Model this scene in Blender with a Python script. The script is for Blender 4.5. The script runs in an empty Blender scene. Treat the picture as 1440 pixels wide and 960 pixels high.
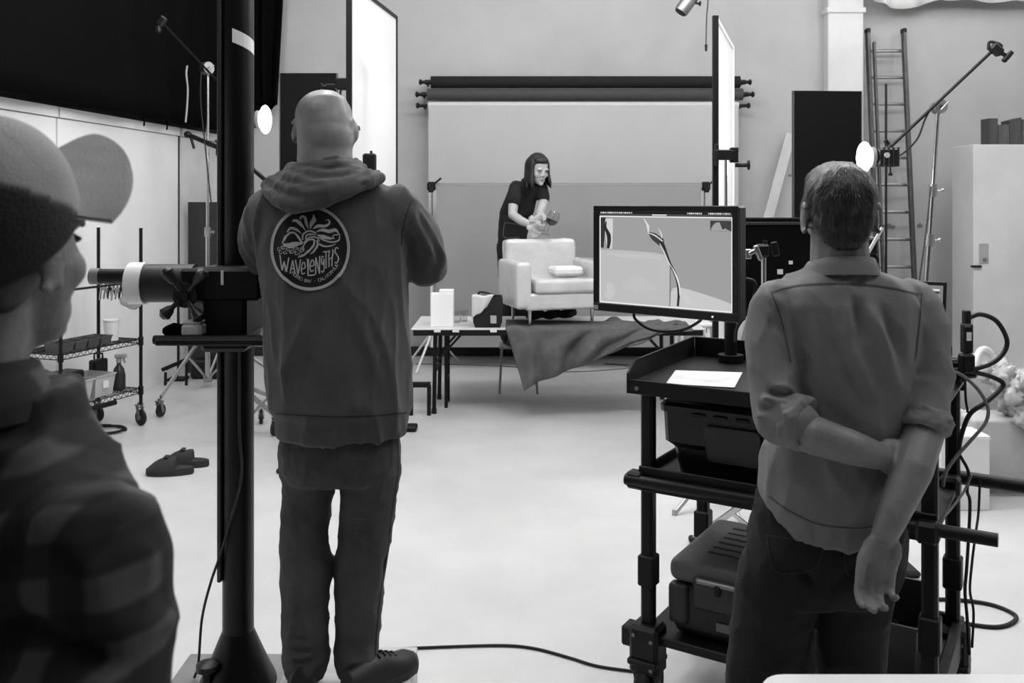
import bpy, bmesh, math, random
from mathutils import Vector, Matrix, noise
from mathutils.bvhtree import BVHTree
random.seed(7)
scene = bpy.context.scene
COL = scene.collection
PI = math.pi
R = math.radians

# ------------------------------------------------------------------ camera
F, HZ, H = 1300.0, 280.0, 1.65          # focal length (px of a 1440 wide frame), horizon row, eye height (m)
cam_data = bpy.data.cameras.new('camera')
cam = bpy.data.objects.new('camera', cam_data)
COL.objects.link(cam)
cam.location = (0, 0, H)
cam.rotation_euler = (PI / 2, 0, 0)
cam_data.sensor_width = 36.0
cam_data.lens = 36.0 * F / 1440.0
cam_data.shift_y = -(480.0 - HZ) / 1440.0
cam_data.clip_start = 0.05
cam_data.dof.use_dof = True
cam_data.dof.focus_distance = 3.6
cam_data.dof.aperture_fstop = 7.0
scene.camera = cam

# ------------------------------------------------------------------ world, exposure
world = bpy.data.worlds.new('world')
scene.world = world
world.use_nodes = True
world.node_tree.nodes['Background'].inputs[0].default_value = (0.5, 0.5, 0.5, 1)
world.node_tree.nodes['Background'].inputs[1].default_value = 0.05
vs = scene.view_settings
vs.view_transform = 'Standard'
vs.look = 'None'
vs.gamma = 1.0
vs.use_curve_mapping = False
vs.exposure = 0.22
CEIL_W = 52.0       # watts of one added, unseen ceiling fixture
LAMP_W = 12.0      # watts of one flash modelling lamp


# ------------------------------------------------------------------ helpers
def W(px, py, d):
    return Vector(((px - 720.0) * d / F, d, H - (py - HZ) * d / F))


def G(px, py, z=0.0):
    d = (H - z) * F / (py - HZ)
    return Vector(((px - 720.0) * d / F, d, z))


def lin(g):
    c = g / 255.0
    return c / 12.92 if c <= 0.04045 else ((c + 0.055) / 1.055) ** 2.4


MATS = {}


def mat(name, grey, rough=0.6, metal=0.0, var=0.0, vscale=6.0, bump=0.0, bscale=60.0, stretch=(1, 1, 1),
        emit=None, trans=0.0, alpha=1.0, coat=0.0, sheen=0.0, spec=0.5, ior=1.45):
    if name in MATS:
        return MATS[name]
    m = bpy.data.materials.new(name)
    m.use_nodes = True
    nt = m.node_tree
    b = nt.nodes['Principled BSDF']
    g = lin(grey)
    b.inputs['Base Color'].default_value = (g, g, g, 1)
    b.inputs['Roughness'].default_value = rough
    b.inputs['Metallic'].default_value = metal
    b.inputs['Specular IOR Level'].default_value = spec
    b.inputs['IOR'].default_value = ior
    b.inputs['Coat Weight'].default_value = coat
    b.inputs['Sheen Weight'].default_value = sheen
    b.inputs['Transmission Weight'].default_value = trans
    b.inputs['Alpha'].default_value = alpha
    if emit:
        b.inputs['Emission Color'].default_value = (g, g, g, 1)
        b.inputs['Emission Strength'].default_value = emit
    if var or bump:
        tc = nt.nodes.new('ShaderNodeTexCoord')
        mp = nt.nodes.new('ShaderNodeMapping')
        mp.inputs['Scale'].default_value = stretch
        nt.links.new(tc.outputs['Object'], mp.inputs['Vector'])
    if var:
        n = nt.nodes.new('ShaderNodeTexNoise')
        n.inputs['Scale'].default_value = vscale
        n.inputs['Detail'].default_value = 5
        n.inputs['Roughness'].default_value = 0.6
        nt.links.new(mp.outputs[0], n.inputs['Vector'])
        cr = nt.nodes.new('ShaderNodeValToRGB')
        lo, hi = lin(max(0, grey - var)), lin(min(255, grey + var))
        cr.color_ramp.elements[0].position = 0.3
        cr.color_ramp.elements[1].position = 0.7
        cr.color_ramp.elements[0].color = (lo, lo, lo, 1)
        cr.color_ramp.elements[1].color = (hi, hi, hi, 1)
        nt.links.new(n.outputs['Fac'], cr.inputs[0])
        nt.links.new(cr.outputs[0], b.inputs['Base Color'])
    if bump:
        n2 = nt.nodes.new('ShaderNodeTexNoise')
        n2.inputs['Scale'].default_value = bscale
        n2.inputs['Detail'].default_value = 3
        nt.links.new(mp.outputs[0], n2.inputs['Vector'])
        bp = nt.nodes.new('ShaderNodeBump')
        bp.inputs['Strength'].default_value = bump
        bp.inputs['Distance'].default_value = 0.01
        nt.links.new(n2.outputs['Fac'], bp.inputs['Height'])
        nt.links.new(bp.outputs[0], b.inputs['Normal'])
    MATS[name] = m
    return m


def cr(pts, n=8):
    """Catmull-Rom through the points"""
    P = [Vector(p) for p in pts]
    P = [P[0] * 2 - P[1]] + P + [P[-1] * 2 - P[-2]]
    out = []
    for i in range(1, len(P) - 2):
        a, b, c, d = P[i - 1:i + 3]
        for k in range(n):
            t = k / n
            out.append(0.5 * ((2 * b) + (c - a) * t + (2 * a - 5 * b + 4 * c - d) * t * t + (3 * b - a - 3 * c + d) * t ** 3))
    out.append(P[-2])
    return out


def lerp(a, b, t):
    return a + (b - a) * t


def interp(x, xs, ys):
    if x <= xs[0]:
        return ys[0]
    for i in range(len(xs) - 1):
        if x <= xs[i + 1]:
            return lerp(ys[i], ys[i + 1], (x - xs[i]) / (xs[i + 1] - xs[i]))
    return ys[-1]


class MB:
    """collects closed shapes; build() links them as ONE mesh object"""

    def __init__(s, T=None):
        s.v, s.f = [], []
        s.T = T or Matrix()

    def add(s, vs_, fs_):
        b = len(s.v)
        s.v += [s.T @ Vector(v) for v in vs_]
        s.f += [tuple(i + b for i in f) for f in fs_]
        return s

    def box(s, c, size, bev=0.0, rot=None):
        c = Vector(c)
        hx, hy, hz = (k / 2 for k in size)
        bev = min(bev, hx * .9, hy * .9, hz * .9)
        rot = rot or Matrix.Identity(3)
        if bev <= 0:
            vs_ = [Vector((x, y, z)) for x in (-hx, hx) for y in (-hy, hy) for z in (-hz, hz)]
            fs_ = [(0, 1, 3, 2), (4, 6, 7, 5), (0, 4, 5, 1), (2, 3, 7, 6), (0, 2, 6, 4), (1, 5, 7, 3)]
        else:
            vs_, idx = [], {}
            for sx in (-1, 1):
                for sy in (-1, 1):
                    for sz in (-1, 1):
                        for a in range(3):
                            q = [sx * (hx - bev), sy * (hy - bev), sz * (hz - bev)]
                            q[a] += (sx, sy, sz)[a] * bev
                            idx[(sx, sy, sz, a)] = len(vs_)
                            vs_.append(Vector(q))
            fs_ = []
            for a in range(3):
                o = [k for k in range(3) if k != a]
                for sg in (-1, 1):
                    f = []
                    for (p, q) in ((-1, -1), (1, -1), (1, 1), (-1, 1)):
                        k = [0, 0, 0]
                        k[a], k[o[0]], k[o[1]] = sg, p, q
                        f.append(idx[(k[0], k[1], k[2], a)])
                    fs_.append(tuple(f))
            for a in range(3):
                o = [k for k in range(3) if k != a]
                for p in (-1, 1):
                    for q in (-1, 1):
                        k0, k1 = [0] * 3, [0] * 3
                        k0[a], k1[a] = -1, 1
                        k0[o[0]] = k1[o[0]] = p
                        k0[o[1]] = k1[o[1]] = q
                        fs_.append((idx[tuple(k0) + (o[0],)], idx[tuple(k1) + (o[0],)], idx[tuple(k1) + (o[1],)], idx[tuple(k0) + (o[1],)]))
            for sx in (-1, 1):
                for sy in (-1, 1):
                    for sz in (-1, 1):
                        fs_.append(tuple(idx[(sx, sy, sz, a)] for a in range(3)))
        return s.add([c + rot @ v for v in vs_], fs_)

    def b2(s, x0, x1, y0, y1, z0, z1, bev=0.0):
        return s.box(((x0 + x1) / 2, (y0 + y1) / 2, (z0 + z1) / 2), (abs(x1 - x0), abs(y1 - y0), abs(z1 - z0)), bev)

    def bar(s, p0, p1, w, h, up=(0, 0, 1), bev=0.0):
        """rectangular bar from p0 to p1"""
        p0, p1 = Vector(p0), Vector(p1)
        y = (p1 - p0).normalized()
        up = Vector(up)
        if abs(y.dot(up)) > .98:
            up = Vector((0, 1, 0))
        x = y.cross(up).normalized()
        z = x.cross(y)
        M = Matrix((x, y, z)).transposed()
        return s.box((p0 + p1) / 2, (w, (p1 - p0).length, h), bev, M)

    def loft(s, rings, cap=True):
        n = len(rings[0])
        vs_ = [p for r in rings for p in r]
        fs_ = []
        for i in range(len(rings) - 1):
            for k in range(n):
                fs_.append((i * n + k, i * n + (k + 1) % n, (i + 1) * n + (k + 1) % n, (i + 1) * n + k))
        if cap:
            fs_.append(tuple(range(n))[::-1])
            fs_.append(tuple((len(rings) - 1) * n + k for k in range(n)))
        return s.add(vs_, fs_)

    def tube(s, pts, r, n=8, cap=True, flat=1.0, up=None):
        P = [Vector(p) for p in pts]
        rs = r if isinstance(r, (list, tuple)) else [r] * len(P)
        t0 = (P[1] - P[0]).normalized()
        u = Vector(up) if up else (Vector((0, 0, 1)) if abs(t0.z) < .9 else Vector((1, 0, 0)))
        u = (u - t0 * u.dot(t0)).normalized()
        rings = []
        for i, p in enumerate(P):
            t = (P[min(i + 1, len(P) - 1)] - P[max(i - 1, 0)]).normalized()
            u = (u - t * u.dot(t))
            u = u.normalized() if u.length > 1e-6 else t.orthogonal().normalized()
            v = t.cross(u)
            rings.append([p + u * (math.cos(2 * PI * k / n) * rs[i] * flat) + v * (math.sin(2 * PI * k / n) * rs[i]) for k in range(n)])
        return s.loft(rings, cap)

    def cyl(s, p0, p1, r0, r1=None, n=16):
        return s.tube([p0, p1], [r0, r0 if r1 is None else r1], n)

    def limb(s, pts, rs, n=14, flat=1.0, up=None):
        """tube with rounded ends"""
        P = [Vector(p) for p in pts]
        a = (P[0] - P[1]).normalized()
        b = (P[-1] - P[-2]).normalized()
        P2 = [P[0] + a * rs[0] * .9, P[0] + a * rs[0] * .6] + P + [P[-1] + b * rs[-1] * .6, P[-1] + b * rs[-1] * .9]
        r2 = [rs[0] * .35, rs[0] * .8] + list(rs) + [rs[-1] * .8, rs[-1] * .35]
        return s.tube(P2, r2, n, True, flat, up)

    def ell(s, c, r, n=18, m=11, rot=None):
        c = Vector(c)
        rot = rot or Matrix.Identity(3)
        vs_ = [c + rot @ Vector((0, 0, r[2]))]
        for i in range(1, m):
            th = PI * i / m
            for k in range(n):
                ph = 2 * PI * k / n
                vs_.append(c + rot @ Vector((r[0] * math.sin(th) * math.cos(ph), r[1] * math.sin(th) * math.sin(ph), r[2] * math.cos(th))))
        vs_.append(c + rot @ Vector((0, 0, -r[2])))
        fs_ = [(0, 1 + k, 1 + (k + 1) % n) for k in range(n)]
        for i in range(m - 2):
            for k in range(n):
                a = 1 + i * n
                fs_.append((a + k, a + n + k, a + n + (k + 1) % n, a + (k + 1) % n))
        L = len(vs_) - 1
        a = 1 + (m - 2) * n
        fs_ += [(L, a + (k + 1) % n, a + k) for k in range(n)]
        return s.add(vs_, fs_)

    def rings(s, rows, n=28, pw=2.3):
        """stack of super-ellipse rings (x, y, z, half width, half depth)"""
        out = []
        for row in rows:
            x, y, z, a, b = row[:5]
            yaw = row[5] if len(row) > 5 else 0.0
            ring = []
            for k in range(n):
                t = 2 * PI * k / n
                ct, st = math.cos(t), math.sin(t)
                ex = a * math.copysign(abs(ct) ** (2 / pw), ct)
                ey = b * math.copysign(abs(st) ** (2 / pw), st)
                ring.append(Vector((x + ex * math.cos(yaw) - ey * math.sin(yaw), y + ex * math.sin(yaw) + ey * math.cos(yaw), z)))
            out.append(ring)
        return s.loft(out)

    def lathe(s, c, prof, n=24, rot=None):
        c = Vector(c)
        rot = rot or Matrix.Identity(3)
        rr = [[c + rot @ Vector((r * math.cos(2 * PI * k / n), r * math.sin(2 * PI * k / n), z)) for k in range(n)] for r, z in prof]
        return s.loft(rr)

    def prism(s, poly, n_vec):
        """polygon (3D points) extruded by n_vec"""
        P = [Vector(p) for p in poly]
        nv = Vector(n_vec)
        k = len(P)
        fs_ = [tuple(range(k))[::-1], tuple(range(k, 2 * k))]
        fs_ += [(i, (i + 1) % k, k + (i + 1) % k, k + i) for i in range(k)]
        return s.add(P + [p + nv for p in P], fs_)

    def grid(s, nu, nv, fn):
        vs_ = [fn(i / nu, j / nv) for j in range(nv + 1) for i in range(nu + 1)]
        w = nu + 1
        return s.add(vs_, [(j * w + i, j * w + i + 1, (j + 1) * w + i + 1, (j + 1) * w + i) for j in range(nv) for i in range(nu)])

    def mesh(s, name, smooth=35, recalc=True):
        me = bpy.data.meshes.new(name)
        me.from_pydata([tuple(v) for v in s.v], [], s.f)
        if recalc:
            bm = bmesh.new()
            bm.from_mesh(me)
            bmesh.ops.recalc_face_normals(bm, faces=bm.faces)
            bm.to_mesh(me)
            bm.free()
        if smooth:
            for p in me.polygons:
                p.use_smooth = True
            me.set_sharp_from_angle(angle=R(smooth))
        return me

    def build(s, name, material, parent=None, smooth=35, world=True, recalc=True):
        if parent is not None and world:
            off = chain_loc(parent)
            s.v = [v - off for v in s.v]
        return link(name, s.mesh(name, smooth, recalc), material, parent)


def chain_loc(o):
    v = Vector((0, 0, 0))
    while o is not None:
        v = v + o.location
        o = o.parent
    return v


def link(name, me, material, parent=None):
    o = bpy.data.objects.new(name, me)
    COL.objects.link(o)
    me.materials.clear()
    me.materials.append(material)
    if parent is not None:
        o.parent = parent
    return o


def tag(o, label, cat, group=None, kind=None):
    o['label'] = label
    o['category'] = cat
    if group:
        o['group'] = group
    if kind:
        o['kind'] = kind
    return o


def thing(name, label, cat, loc=(0, 0, 0), rotz=0.0, group=None):
    o = bpy.data.objects.new(name, None)
    COL.objects.link(o)
    o.empty_display_size = 0.05
    o.location = loc
    o.rotation_euler = (0, 0, rotz)
    return tag(o, label, cat, group)


def single(name, mb, material, label, cat, group=None, smooth=35, base=None):
    """a one-mesh thing, origin at its base"""
    if base is None:
        xs = [v.x for v in mb.v]
        ys = [v.y for v in mb.v]
        base = Vector(((min(xs) + max(xs)) / 2, (min(ys) + max(ys)) / 2, min(v.z for v in mb.v)))
    mb.v = [v - base for v in mb.v]
    o = link(name, mb.mesh(name, smooth), material)
    o.location = base
    return tag(o, label, cat, group)


def struct(name, mb, material, parent=None, smooth=0):
    o = mb.build(name, material, parent, smooth)
    if parent is None:
        o['kind'] = 'structure'
    return o


def dup(root, loc, rotz=None, label=None):
    r = root.copy()
    COL.objects.link(r)
    r.location = loc
    if rotz is not None:
        r.rotation_euler = (0, 0, rotz)
    if label:
        r['label'] = label
    for ch in list(root.children):
        c = ch.copy()
        COL.objects.link(c)
        c.parent = r
        for g in list(ch.children):
            d = g.copy()
            COL.objects.link(d)
            d.parent = c
    return r


def fuse(name, mb, material, parent, voxel=0.012, smooth=6, disp=None, fac=0.5):
    """overlapping closed shapes grown together into one continuous skin"""
    off = chain_loc(parent) if parent is not None else Vector((0, 0, 0))
    me = mb.mesh(name + '_raw', 0)
    tmp = bpy.data.objects.new('tmp', me)
    COL.objects.link(tmp)
    rm = tmp.modifiers.new('r', 'REMESH')
    rm.mode = 'VOXEL'
    rm.voxel_size = voxel
    rm.adaptivity = 0
    if smooth:
        sm = tmp.modifiers.new('s', 'SMOOTH')
        sm.factor = fac
        sm.iterations = smooth
    dg = bpy.context.evaluated_depsgraph_get()
    me2 = bpy.data.meshes.new_from_object(tmp.evaluated_get(dg))
    bpy.data.objects.remove(tmp)
    bpy.data.meshes.remove(me)
    me2.name = name
    if disp:
        nrm = [v.normal.copy() for v in me2.vertices]
        for v, n in zip(me2.vertices, nrm):
            v.co += disp(v.co.copy(), n)
    for v in me2.vertices:
        v.co -= off
    for p in me2.polygons:
        p.use_smooth = True
    return link(name, me2, material, parent)


def seg_dist(p, a, b):
    ab = b - a
    t = max(0.0, min(1.0, (p - a).dot(ab) / max(ab.length_squared, 1e-9)))
    return (p - (a + ab * t)).length, t


def creaser(creases, namp=0.0, nfreq=6.0, stretch=(1, 1, 1), ridge=0.0, gain=2.7):
    """ridges and valleys along given lines, plus soft random folds"""
    cs = [(Vector(a), Vector(b), w, amp * gain) for a, b, w, amp in creases]
    st = Vector(stretch)

    def fn(p, n):
        d = 0.0
        for a, b, w, amp in cs:
            q, t = seg_dist(p, a, b)
            if q < 3 * w:
                d += amp * math.exp(-(q / w) ** 2) * (0.35 + 0.65 * math.sin(PI * min(1, max(0, t * .94 + .03))))
        if namp:
            q = Vector((p.x * st.x, p.y * st.y, p.z * st.z)) * nfreq
            d += namp * (noise.noise(q) + .5 * noise.noise(q * 2.1))
            if ridge:
                k = 1 - abs(noise.noise(q * 1.3 + Vector((7, 3, 1))))
                k2 = 1 - abs(noise.noise(q * 2.2 + Vector((1, 9, 4))))
                d += ridge * (k ** 5 + .5 * k2 ** 5 - .4)
        return n * d
    return fn


def basis(y, z):
    """rotation whose local y points along y and local z roughly along z"""
    y = Vector(y).normalized()
    z = Vector(z)
    x = y.cross(z).normalized()
    z = x.cross(y)
    return Matrix((x, y, z)).transposed()


def TM(loc, rot3):
    M = rot3.to_4x4()
    M.translation = Vector(loc)
    return M


# ------------------------------------------------------------------ materials
M_wall = mat('wall_paint', 170, .75, var=5, vscale=1.6, bump=.05, bscale=25)
M_panel = mat('white_panel', 228, .45, var=6, vscale=1.2)
M_panel2 = mat('worn_panel', 195, .5, var=12, vscale=2.2)
M_ceil = mat('ceiling_paint', 225, .8, var=8)
M_black = mat('black_paint', 10, .5, var=3, vscale=20, spec=.35)
M_blackm = mat('black_matte', 9, .75)
M_blackp = mat('black_plastic', 12, .42, bump=.05, bscale=200)
M_rubber = mat('rubber', 14, .6)
M_steel = mat('chrome_steel', 190, .22, metal=1.0)
M_alu = mat('aluminium', 165, .38, metal=1.0, var=10, vscale=30)
M_zinc = mat('zinc', 130, .45, metal=.8)
M_white = mat('white_plastic', 225, .4)
M_paper = mat('white_paper', 232, .7)
M_tape = mat('white_tape', 220, .6)
M_drape = mat('black_velvet', 9, .95, sheen=.0, spec=.05, bump=.2, bscale=40)
M_foamblack = mat('black_foam_board', 4, .7, spec=.15)
M_grey = mat('grey_plastic', 95, .5)
M_lgrey = mat('light_grey_plastic', 165, .45)


def floor_mat():
    m = mat('painted_floor', 192, .3, var=9, vscale=1.1)
    nt = m.node_tree
    b = nt.nodes['Principled BSDF']
    tc = nt.nodes.new('ShaderNodeTexCoord')
    n = nt.nodes.new('ShaderNodeTexNoise')
    n.inputs['Scale'].default_value = 3.0
    n.inputs['Detail'].default_value = 8
    nt.links.new(tc.outputs['Object'], n.inputs['Vector'])
    mr = nt.nodes.new('ShaderNodeMapRange')
    mr.inputs[3].default_value = .22
    mr.inputs[4].default_value = .5
    nt.links.new(n.outputs['Fac'], mr.inputs[0])
    nt.links.new(mr.outputs[0], b.inputs['Roughness'])
    return m


M_floor = floor_mat()

# ------------------------------------------------------------------ room shell
BY = 9.75                      # back wall
LW = lambda y: -3.36 + (y - 6.06) * 0.085    # x of the left wall at depth y
XR, YB, ZC = 6.2, -2.4, 4.9
struct('floor', MB().b2(-5, XR + .2, YB - .2, BY + .2, -.12, 0), M_floor)
struct('ceiling', MB().b2(-5, XR + .2, YB - .2, BY + .2, ZC, ZC + .1), M_ceil)
struct('wall_back', MB().b2(-5, XR + .2, BY, BY + .15, 0, ZC), M_wall)
struct('wall_right', MB().b2(XR, XR + .15, YB, BY, 0, ZC), M_wall)
struct('wall_rear', MB().b2(-5, XR, YB - .15, YB, 0, ZC), mat('rear_wall_paint', 48, .8))
struct('baseboard_back', MB().b2(-3.0, XR, BY - .03, BY, 0, .1, .008), mat('baseboard', 30, .6))
# pilaster on the back wall
struct('trim_1', MB().b2(3.28, 3.65, BY - .16, BY, 0, ZC, .01), mat('pilaster_paint', 200, .7, var=6, vscale=2))
struct('trim_2', MB().b2(3.26, 3.67, BY - .18, BY, 3.58, 3.64, .01), mat('pilaster_paint', 200))

for x, z, rx, rz in ((3.95, 1.36, .09, .03), (4.30, 1.37, .03, .025), (5.0, 1.37, .05, .03), (2.93, 1.9, .02, .015)):
    m = MB()
    m.prism([(x + rx * (1 + .25 * math.sin(k * 2.3)) * math.cos(k * PI / 8), BY - .003, z + rz * (1 + .3 * math.cos(k * 1.7)) * math.sin(k * PI / 8)) for k in range(16)], (0, .002, 0))
    m.build('paint_patch', mat('patch_grey', 112, .8), bpy.data.objects['wall_back'], 0)

# left wall: lower white panels with a top rail, plain wall above
p0, p1 = Vector((LW(-2.4), -2.4, 0)), Vector((LW(BY), BY, 0))
dl = (p1 - p0).normalized()
nl = Vector((dl.y, -dl.x, 0))
wl = MB()
wl.prism([p0 - nl * .05, p1 - nl * .05, p1 - nl * .2, p0 - nl * .2], (0, 0, ZC))
wall_left = struct('wall_left', wl, mat('upper_wall', 60, .8))
for ya, yb, m_ in ((-2.3, 1.2, M_panel), (1.22, 3.9, M_panel), (3.92, 6.70, M_panel), (6.72, 8.68, M_panel), (8.74, BY - .02, M_panel2)):
    a, b = Vector((LW(ya), ya, 0)), Vector((LW(yb), yb, 0))
    struct('wall_panel', MB().prism([a, b, b - nl * .05, a - nl * .05], (0, 0, 2.24)), m_, wall_left)
    zz = Vector((0, 0, 2.245))
    struct('top_rail', MB().prism([a + nl * .02 + zz, b + nl * .02 + zz, b - nl * .05 + zz, a - nl * .05 + zz], (0, 0, .075)), M_panel, wall_left)
a, b = Vector((LW(8.70), 8.70, 0)), Vector((LW(8.76), 8.76, 0))
struct('joint_strip', MB().prism([a - nl * .01, b - nl * .01, b - nl * .05, a - nl * .05], (0, 0, 2.3)), mat('joint_dark', 45, .7), wall_left)

# ceiling lights: unseen suspended tubes, added above the frame to light the studio
ML = mat('added_lamp_tube', 250, .5, emit=4.0)
TUBES = ((-1.4, 4.4, 2.0, 1.7), (1.2, 4.7, 2.0, 1.7), (-1.6, 7.3, 2.0, .38), (1.2, 7.6, 2.0, .22), (4.0, 5.6, 2.0, 1.05), (4.2, 8.2, 1.6, .3), (2.3, 1.7, 2.0, .62), (-.8, 1.9, 1.6, .42))
for i, (x, y, sx, w) in enumerate(TUBES):
    t = thing('added_ceiling_light', 'long unseen tube light added high above the studio floor', 'ceiling light', (x, y, 4.35), 0, 'added ceiling lights')
    MB().b2(-sx / 2 - .04, sx / 2 + .04, -.05, .05, .05, .10, .01).build('housing', M_white, t, world=False)
    MB().cyl((-sx / 2, 0, .025), (sx / 2, 0, .025), .02, n=12).build('tube', ML, t, world=False)
    for k in (-.5, .5):
        MB().cyl((k * sx * .8, 0, .1), (k * sx * .8, 0, ZC - 4.35), .006, n=6).build('hanger', M_black, t, world=False)
    for k in (-.33, .33):
        ld = bpy.data.lights.new('added_tube_fill', 'POINT')  # point light under the added tube carries its light
        ld.energy = CEIL_W * w
        ld.shadow_soft_size = .22
        lo = bpy.data.objects.new('added_tube_fill', ld)
        COL.objects.link(lo)
        lo.parent = t
        lo.location = (k * sx, 0, -.26)

# ------------------------------------------------------------------ people: shared pieces
M_skin = mat('skin', 128, .5, var=7, vscale=30, bump=.08, bscale=220)
M_skinf = mat('skin_light', 168, .5, var=6, vscale=30)
M_eye = mat('eye', 25, .15)
M_lip = mat('lip', 105, .45)
M_hairb = mat('hair_dark', 22, .5, var=12, vscale=60, stretch=(1, 1, .15))
M_hairg = mat('hair_brown', 34, .5, var=16, vscale=70, stretch=(1, 1, .2))
M_denim = mat('denim', 62, .8, var=12, vscale=9, bump=.25, bscale=260)
M_denimd = mat('dark_denim', 13, .85, var=4, vscale=9, bump=.2, bscale=260)
M_thread = mat('seam_thread', 62, .8)
M_threadd = mat('seam_dark', 40, .8)
M_shoe = mat('shoe_leather', 26, .55, var=6, vscale=20)
M_sole = mat('shoe_sole', 40, .7)


def head_shape(m, T, ears=True):
    old, m.T = m.T, T
    m.ell((0, -.015, .035), (.077, .097, .085), 24, 16)
    m.ell((0, .033, -.02), (.064, .062, .08), 20, 14)
    m.ell((0, .043, -.072), (.05, .05, .042))
    m.ell((0, .082, -.096), (.022, .02, .018))
    m.tube([(0, .088, .016), (0, .106, -.02), (0, .098, -.03)], [.008, .014, .008], 10)
    for s in (-1, 1):
        m.ell((s * .011, .097, -.027), (.009, .01, .008))
        m.ell((s * .03, .077, .024), (.026, .018, .010))
        m.ell((s * .04, .058, -.028), (.024, .026, .024))
        if ears:
            m.ell((s * .079, -.008, -.006), (.009, .019, .031), 14, 10, Matrix.Rotation(R(-8), 3, 'X'))
            m.tube([(s * .083, -.02 + .022 * math.sin(a), -.006 + .033 * math.cos(a)) for a in [k * PI / 6 for k in range(-2, 8)]], .006, 8)
            m.ell((s * .08, .0, -.034), (.007, .009, .009))
    m.ell((0, .089, -.054), (.022, .012, .007))
    m.ell((0, .087, -.064), (.02, .012, .008))
    m.T = old


def face_parts(T, root, mat_lip=None, ez=.006, bw=.004):
    off = chain_loc(root)
    for s in (-1, 1):
        m = MB(T)
        m.ell((s * .031, .082, .003), (.014, .009, ez), 12, 8)
        m.build('eye', M_eye, root)
        m = MB(T)
        m.tube([(s * .016, .094, .018), (s * .031, .094, .024), (s * .047, .082, .019)], bw, 6)
        m.build('eyebrow', M_hairb, root)
    m = MB(T)
    m.tube([(-.022, .091, -.058), (0, .104, -.057), (.022, .091, -.058)], [.003, .006, .003], 8)
    m.build('lips', mat_lip or M_lip, root)


def hand_shape(m, T, side=1, curl=(25, 30, 20), sc=1.0, thumb=(.75, .62, -.25)):
    """origin at the wrist, +y towards the fingers, palm facing -z; side = +1 puts the thumb at +x"""
    old, m.T = m.T, T @ Matrix.Scale(sc, 4)
    m.limb([(0, -.02, 0), (0, .02, 0), (side * .002, .055, 0), (0, .082, 0)], [.026, .03, .039, .037], 14, .42, (0, 0, 1))
    m.ell((side * .024, .035, -.008), (.018, .03, .014))
    m.ell((-side * .026, .035, -.007), (.014, .032, .012))
    xs = (.031, .0105, -.0105, -.031)
    ln = ((.041, .026, .021), (.046, .03, .022), (.042, .028, .021), (.033, .021, .019))
    for i in range(4):
        p = Vector((side * xs[i], .084 - (.008 if i == 3 else .0), 0))
        a = 0.0
        pts, rs = [p - Vector((0, .02, 0)), p], [.0095, .0098]
        for j in range(3):
            a += R(curl[j] + i * 2.5)
            p = p + Vector((side * xs[i] * .10, math.cos(a), -math.sin(a))) * ln[i][j]
            pts.append(p)
            rs.append((.0092, .0085, .0072)[j] * (.9 if i == 3 else 1))
        m.limb(pts, rs, 10)
    d = Vector((side * thumb[0], thumb[1], thumb[2])).normalized()
    p = Vector((side * .022, .022, -.006))
    p2 = p + d * .036
    d2 = (d + Vector((-side * .35, .3, -.15))).normalized()
    p3 = p2 + d2 * .03
    p4 = p3 + (d2 + Vector((-side * .1, .15, -.1))).normalized() * .022
    m.limb([p, p2, p3, p4], [.015, .0125, .0105, .008], 10)
    m.T = old


def shoe(root, heel, toe, sole_m, up_m, wd=.045, hgt=.075):
    """a low lace-up shoe from heel to toe (floor points)"""
    heel, toe = Vector(heel), Vector(toe)
    d = (toe - heel).normalized()
    T = TM(heel, basis(d, (0, 0, 1)))
    L = (toe - heel).length
    m = MB(T)
    pr = [(0, .7), (.08, .9), (.25, .85), (.5, .86), (.72, 1.08), (.9, .95), (1, .5)]
    rows_b = []
    ring = lambda z, k, yo=0: [Vector((wd * w_ * k * sx, L * t, z)) for sx, seq in ((1, pr), (-1, pr[::-1])) for t, w_ in seq]
    m.loft([ring(0, .98), ring(.012, 1.06), ring(.024, 1.04)])
    sole = m.build('shoe_sole', sole_m, root)
    m = MB(T)
    hs = [.9, .95, 1.0, .98, .62, .5, .3]
    n = 12
    rr = []
    for (t, w_), hh in zip(pr, hs):
        rr.append([Vector((wd * w_ * math.cos(a) , L * t, .022 + hgt * hh * max(0, math.sin(a)))) for a in [PI * k / n for k in range(n + 1)]])
    m.loft(rr)
    up = m.build('shoe_upper', up_m, root, 60)
    for k in range(4):
        t = .42 + k * .08
        hh = interp(t, [p[0] for p in pr], hs) * hgt + .024
        MB(T).tube([(-.02, L * t, hh - .006), (0, L * t, hh + .002), (.02, L * t, hh - .006)], .003, 6).build('lace', M_sole, up)
    return sole


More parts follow.
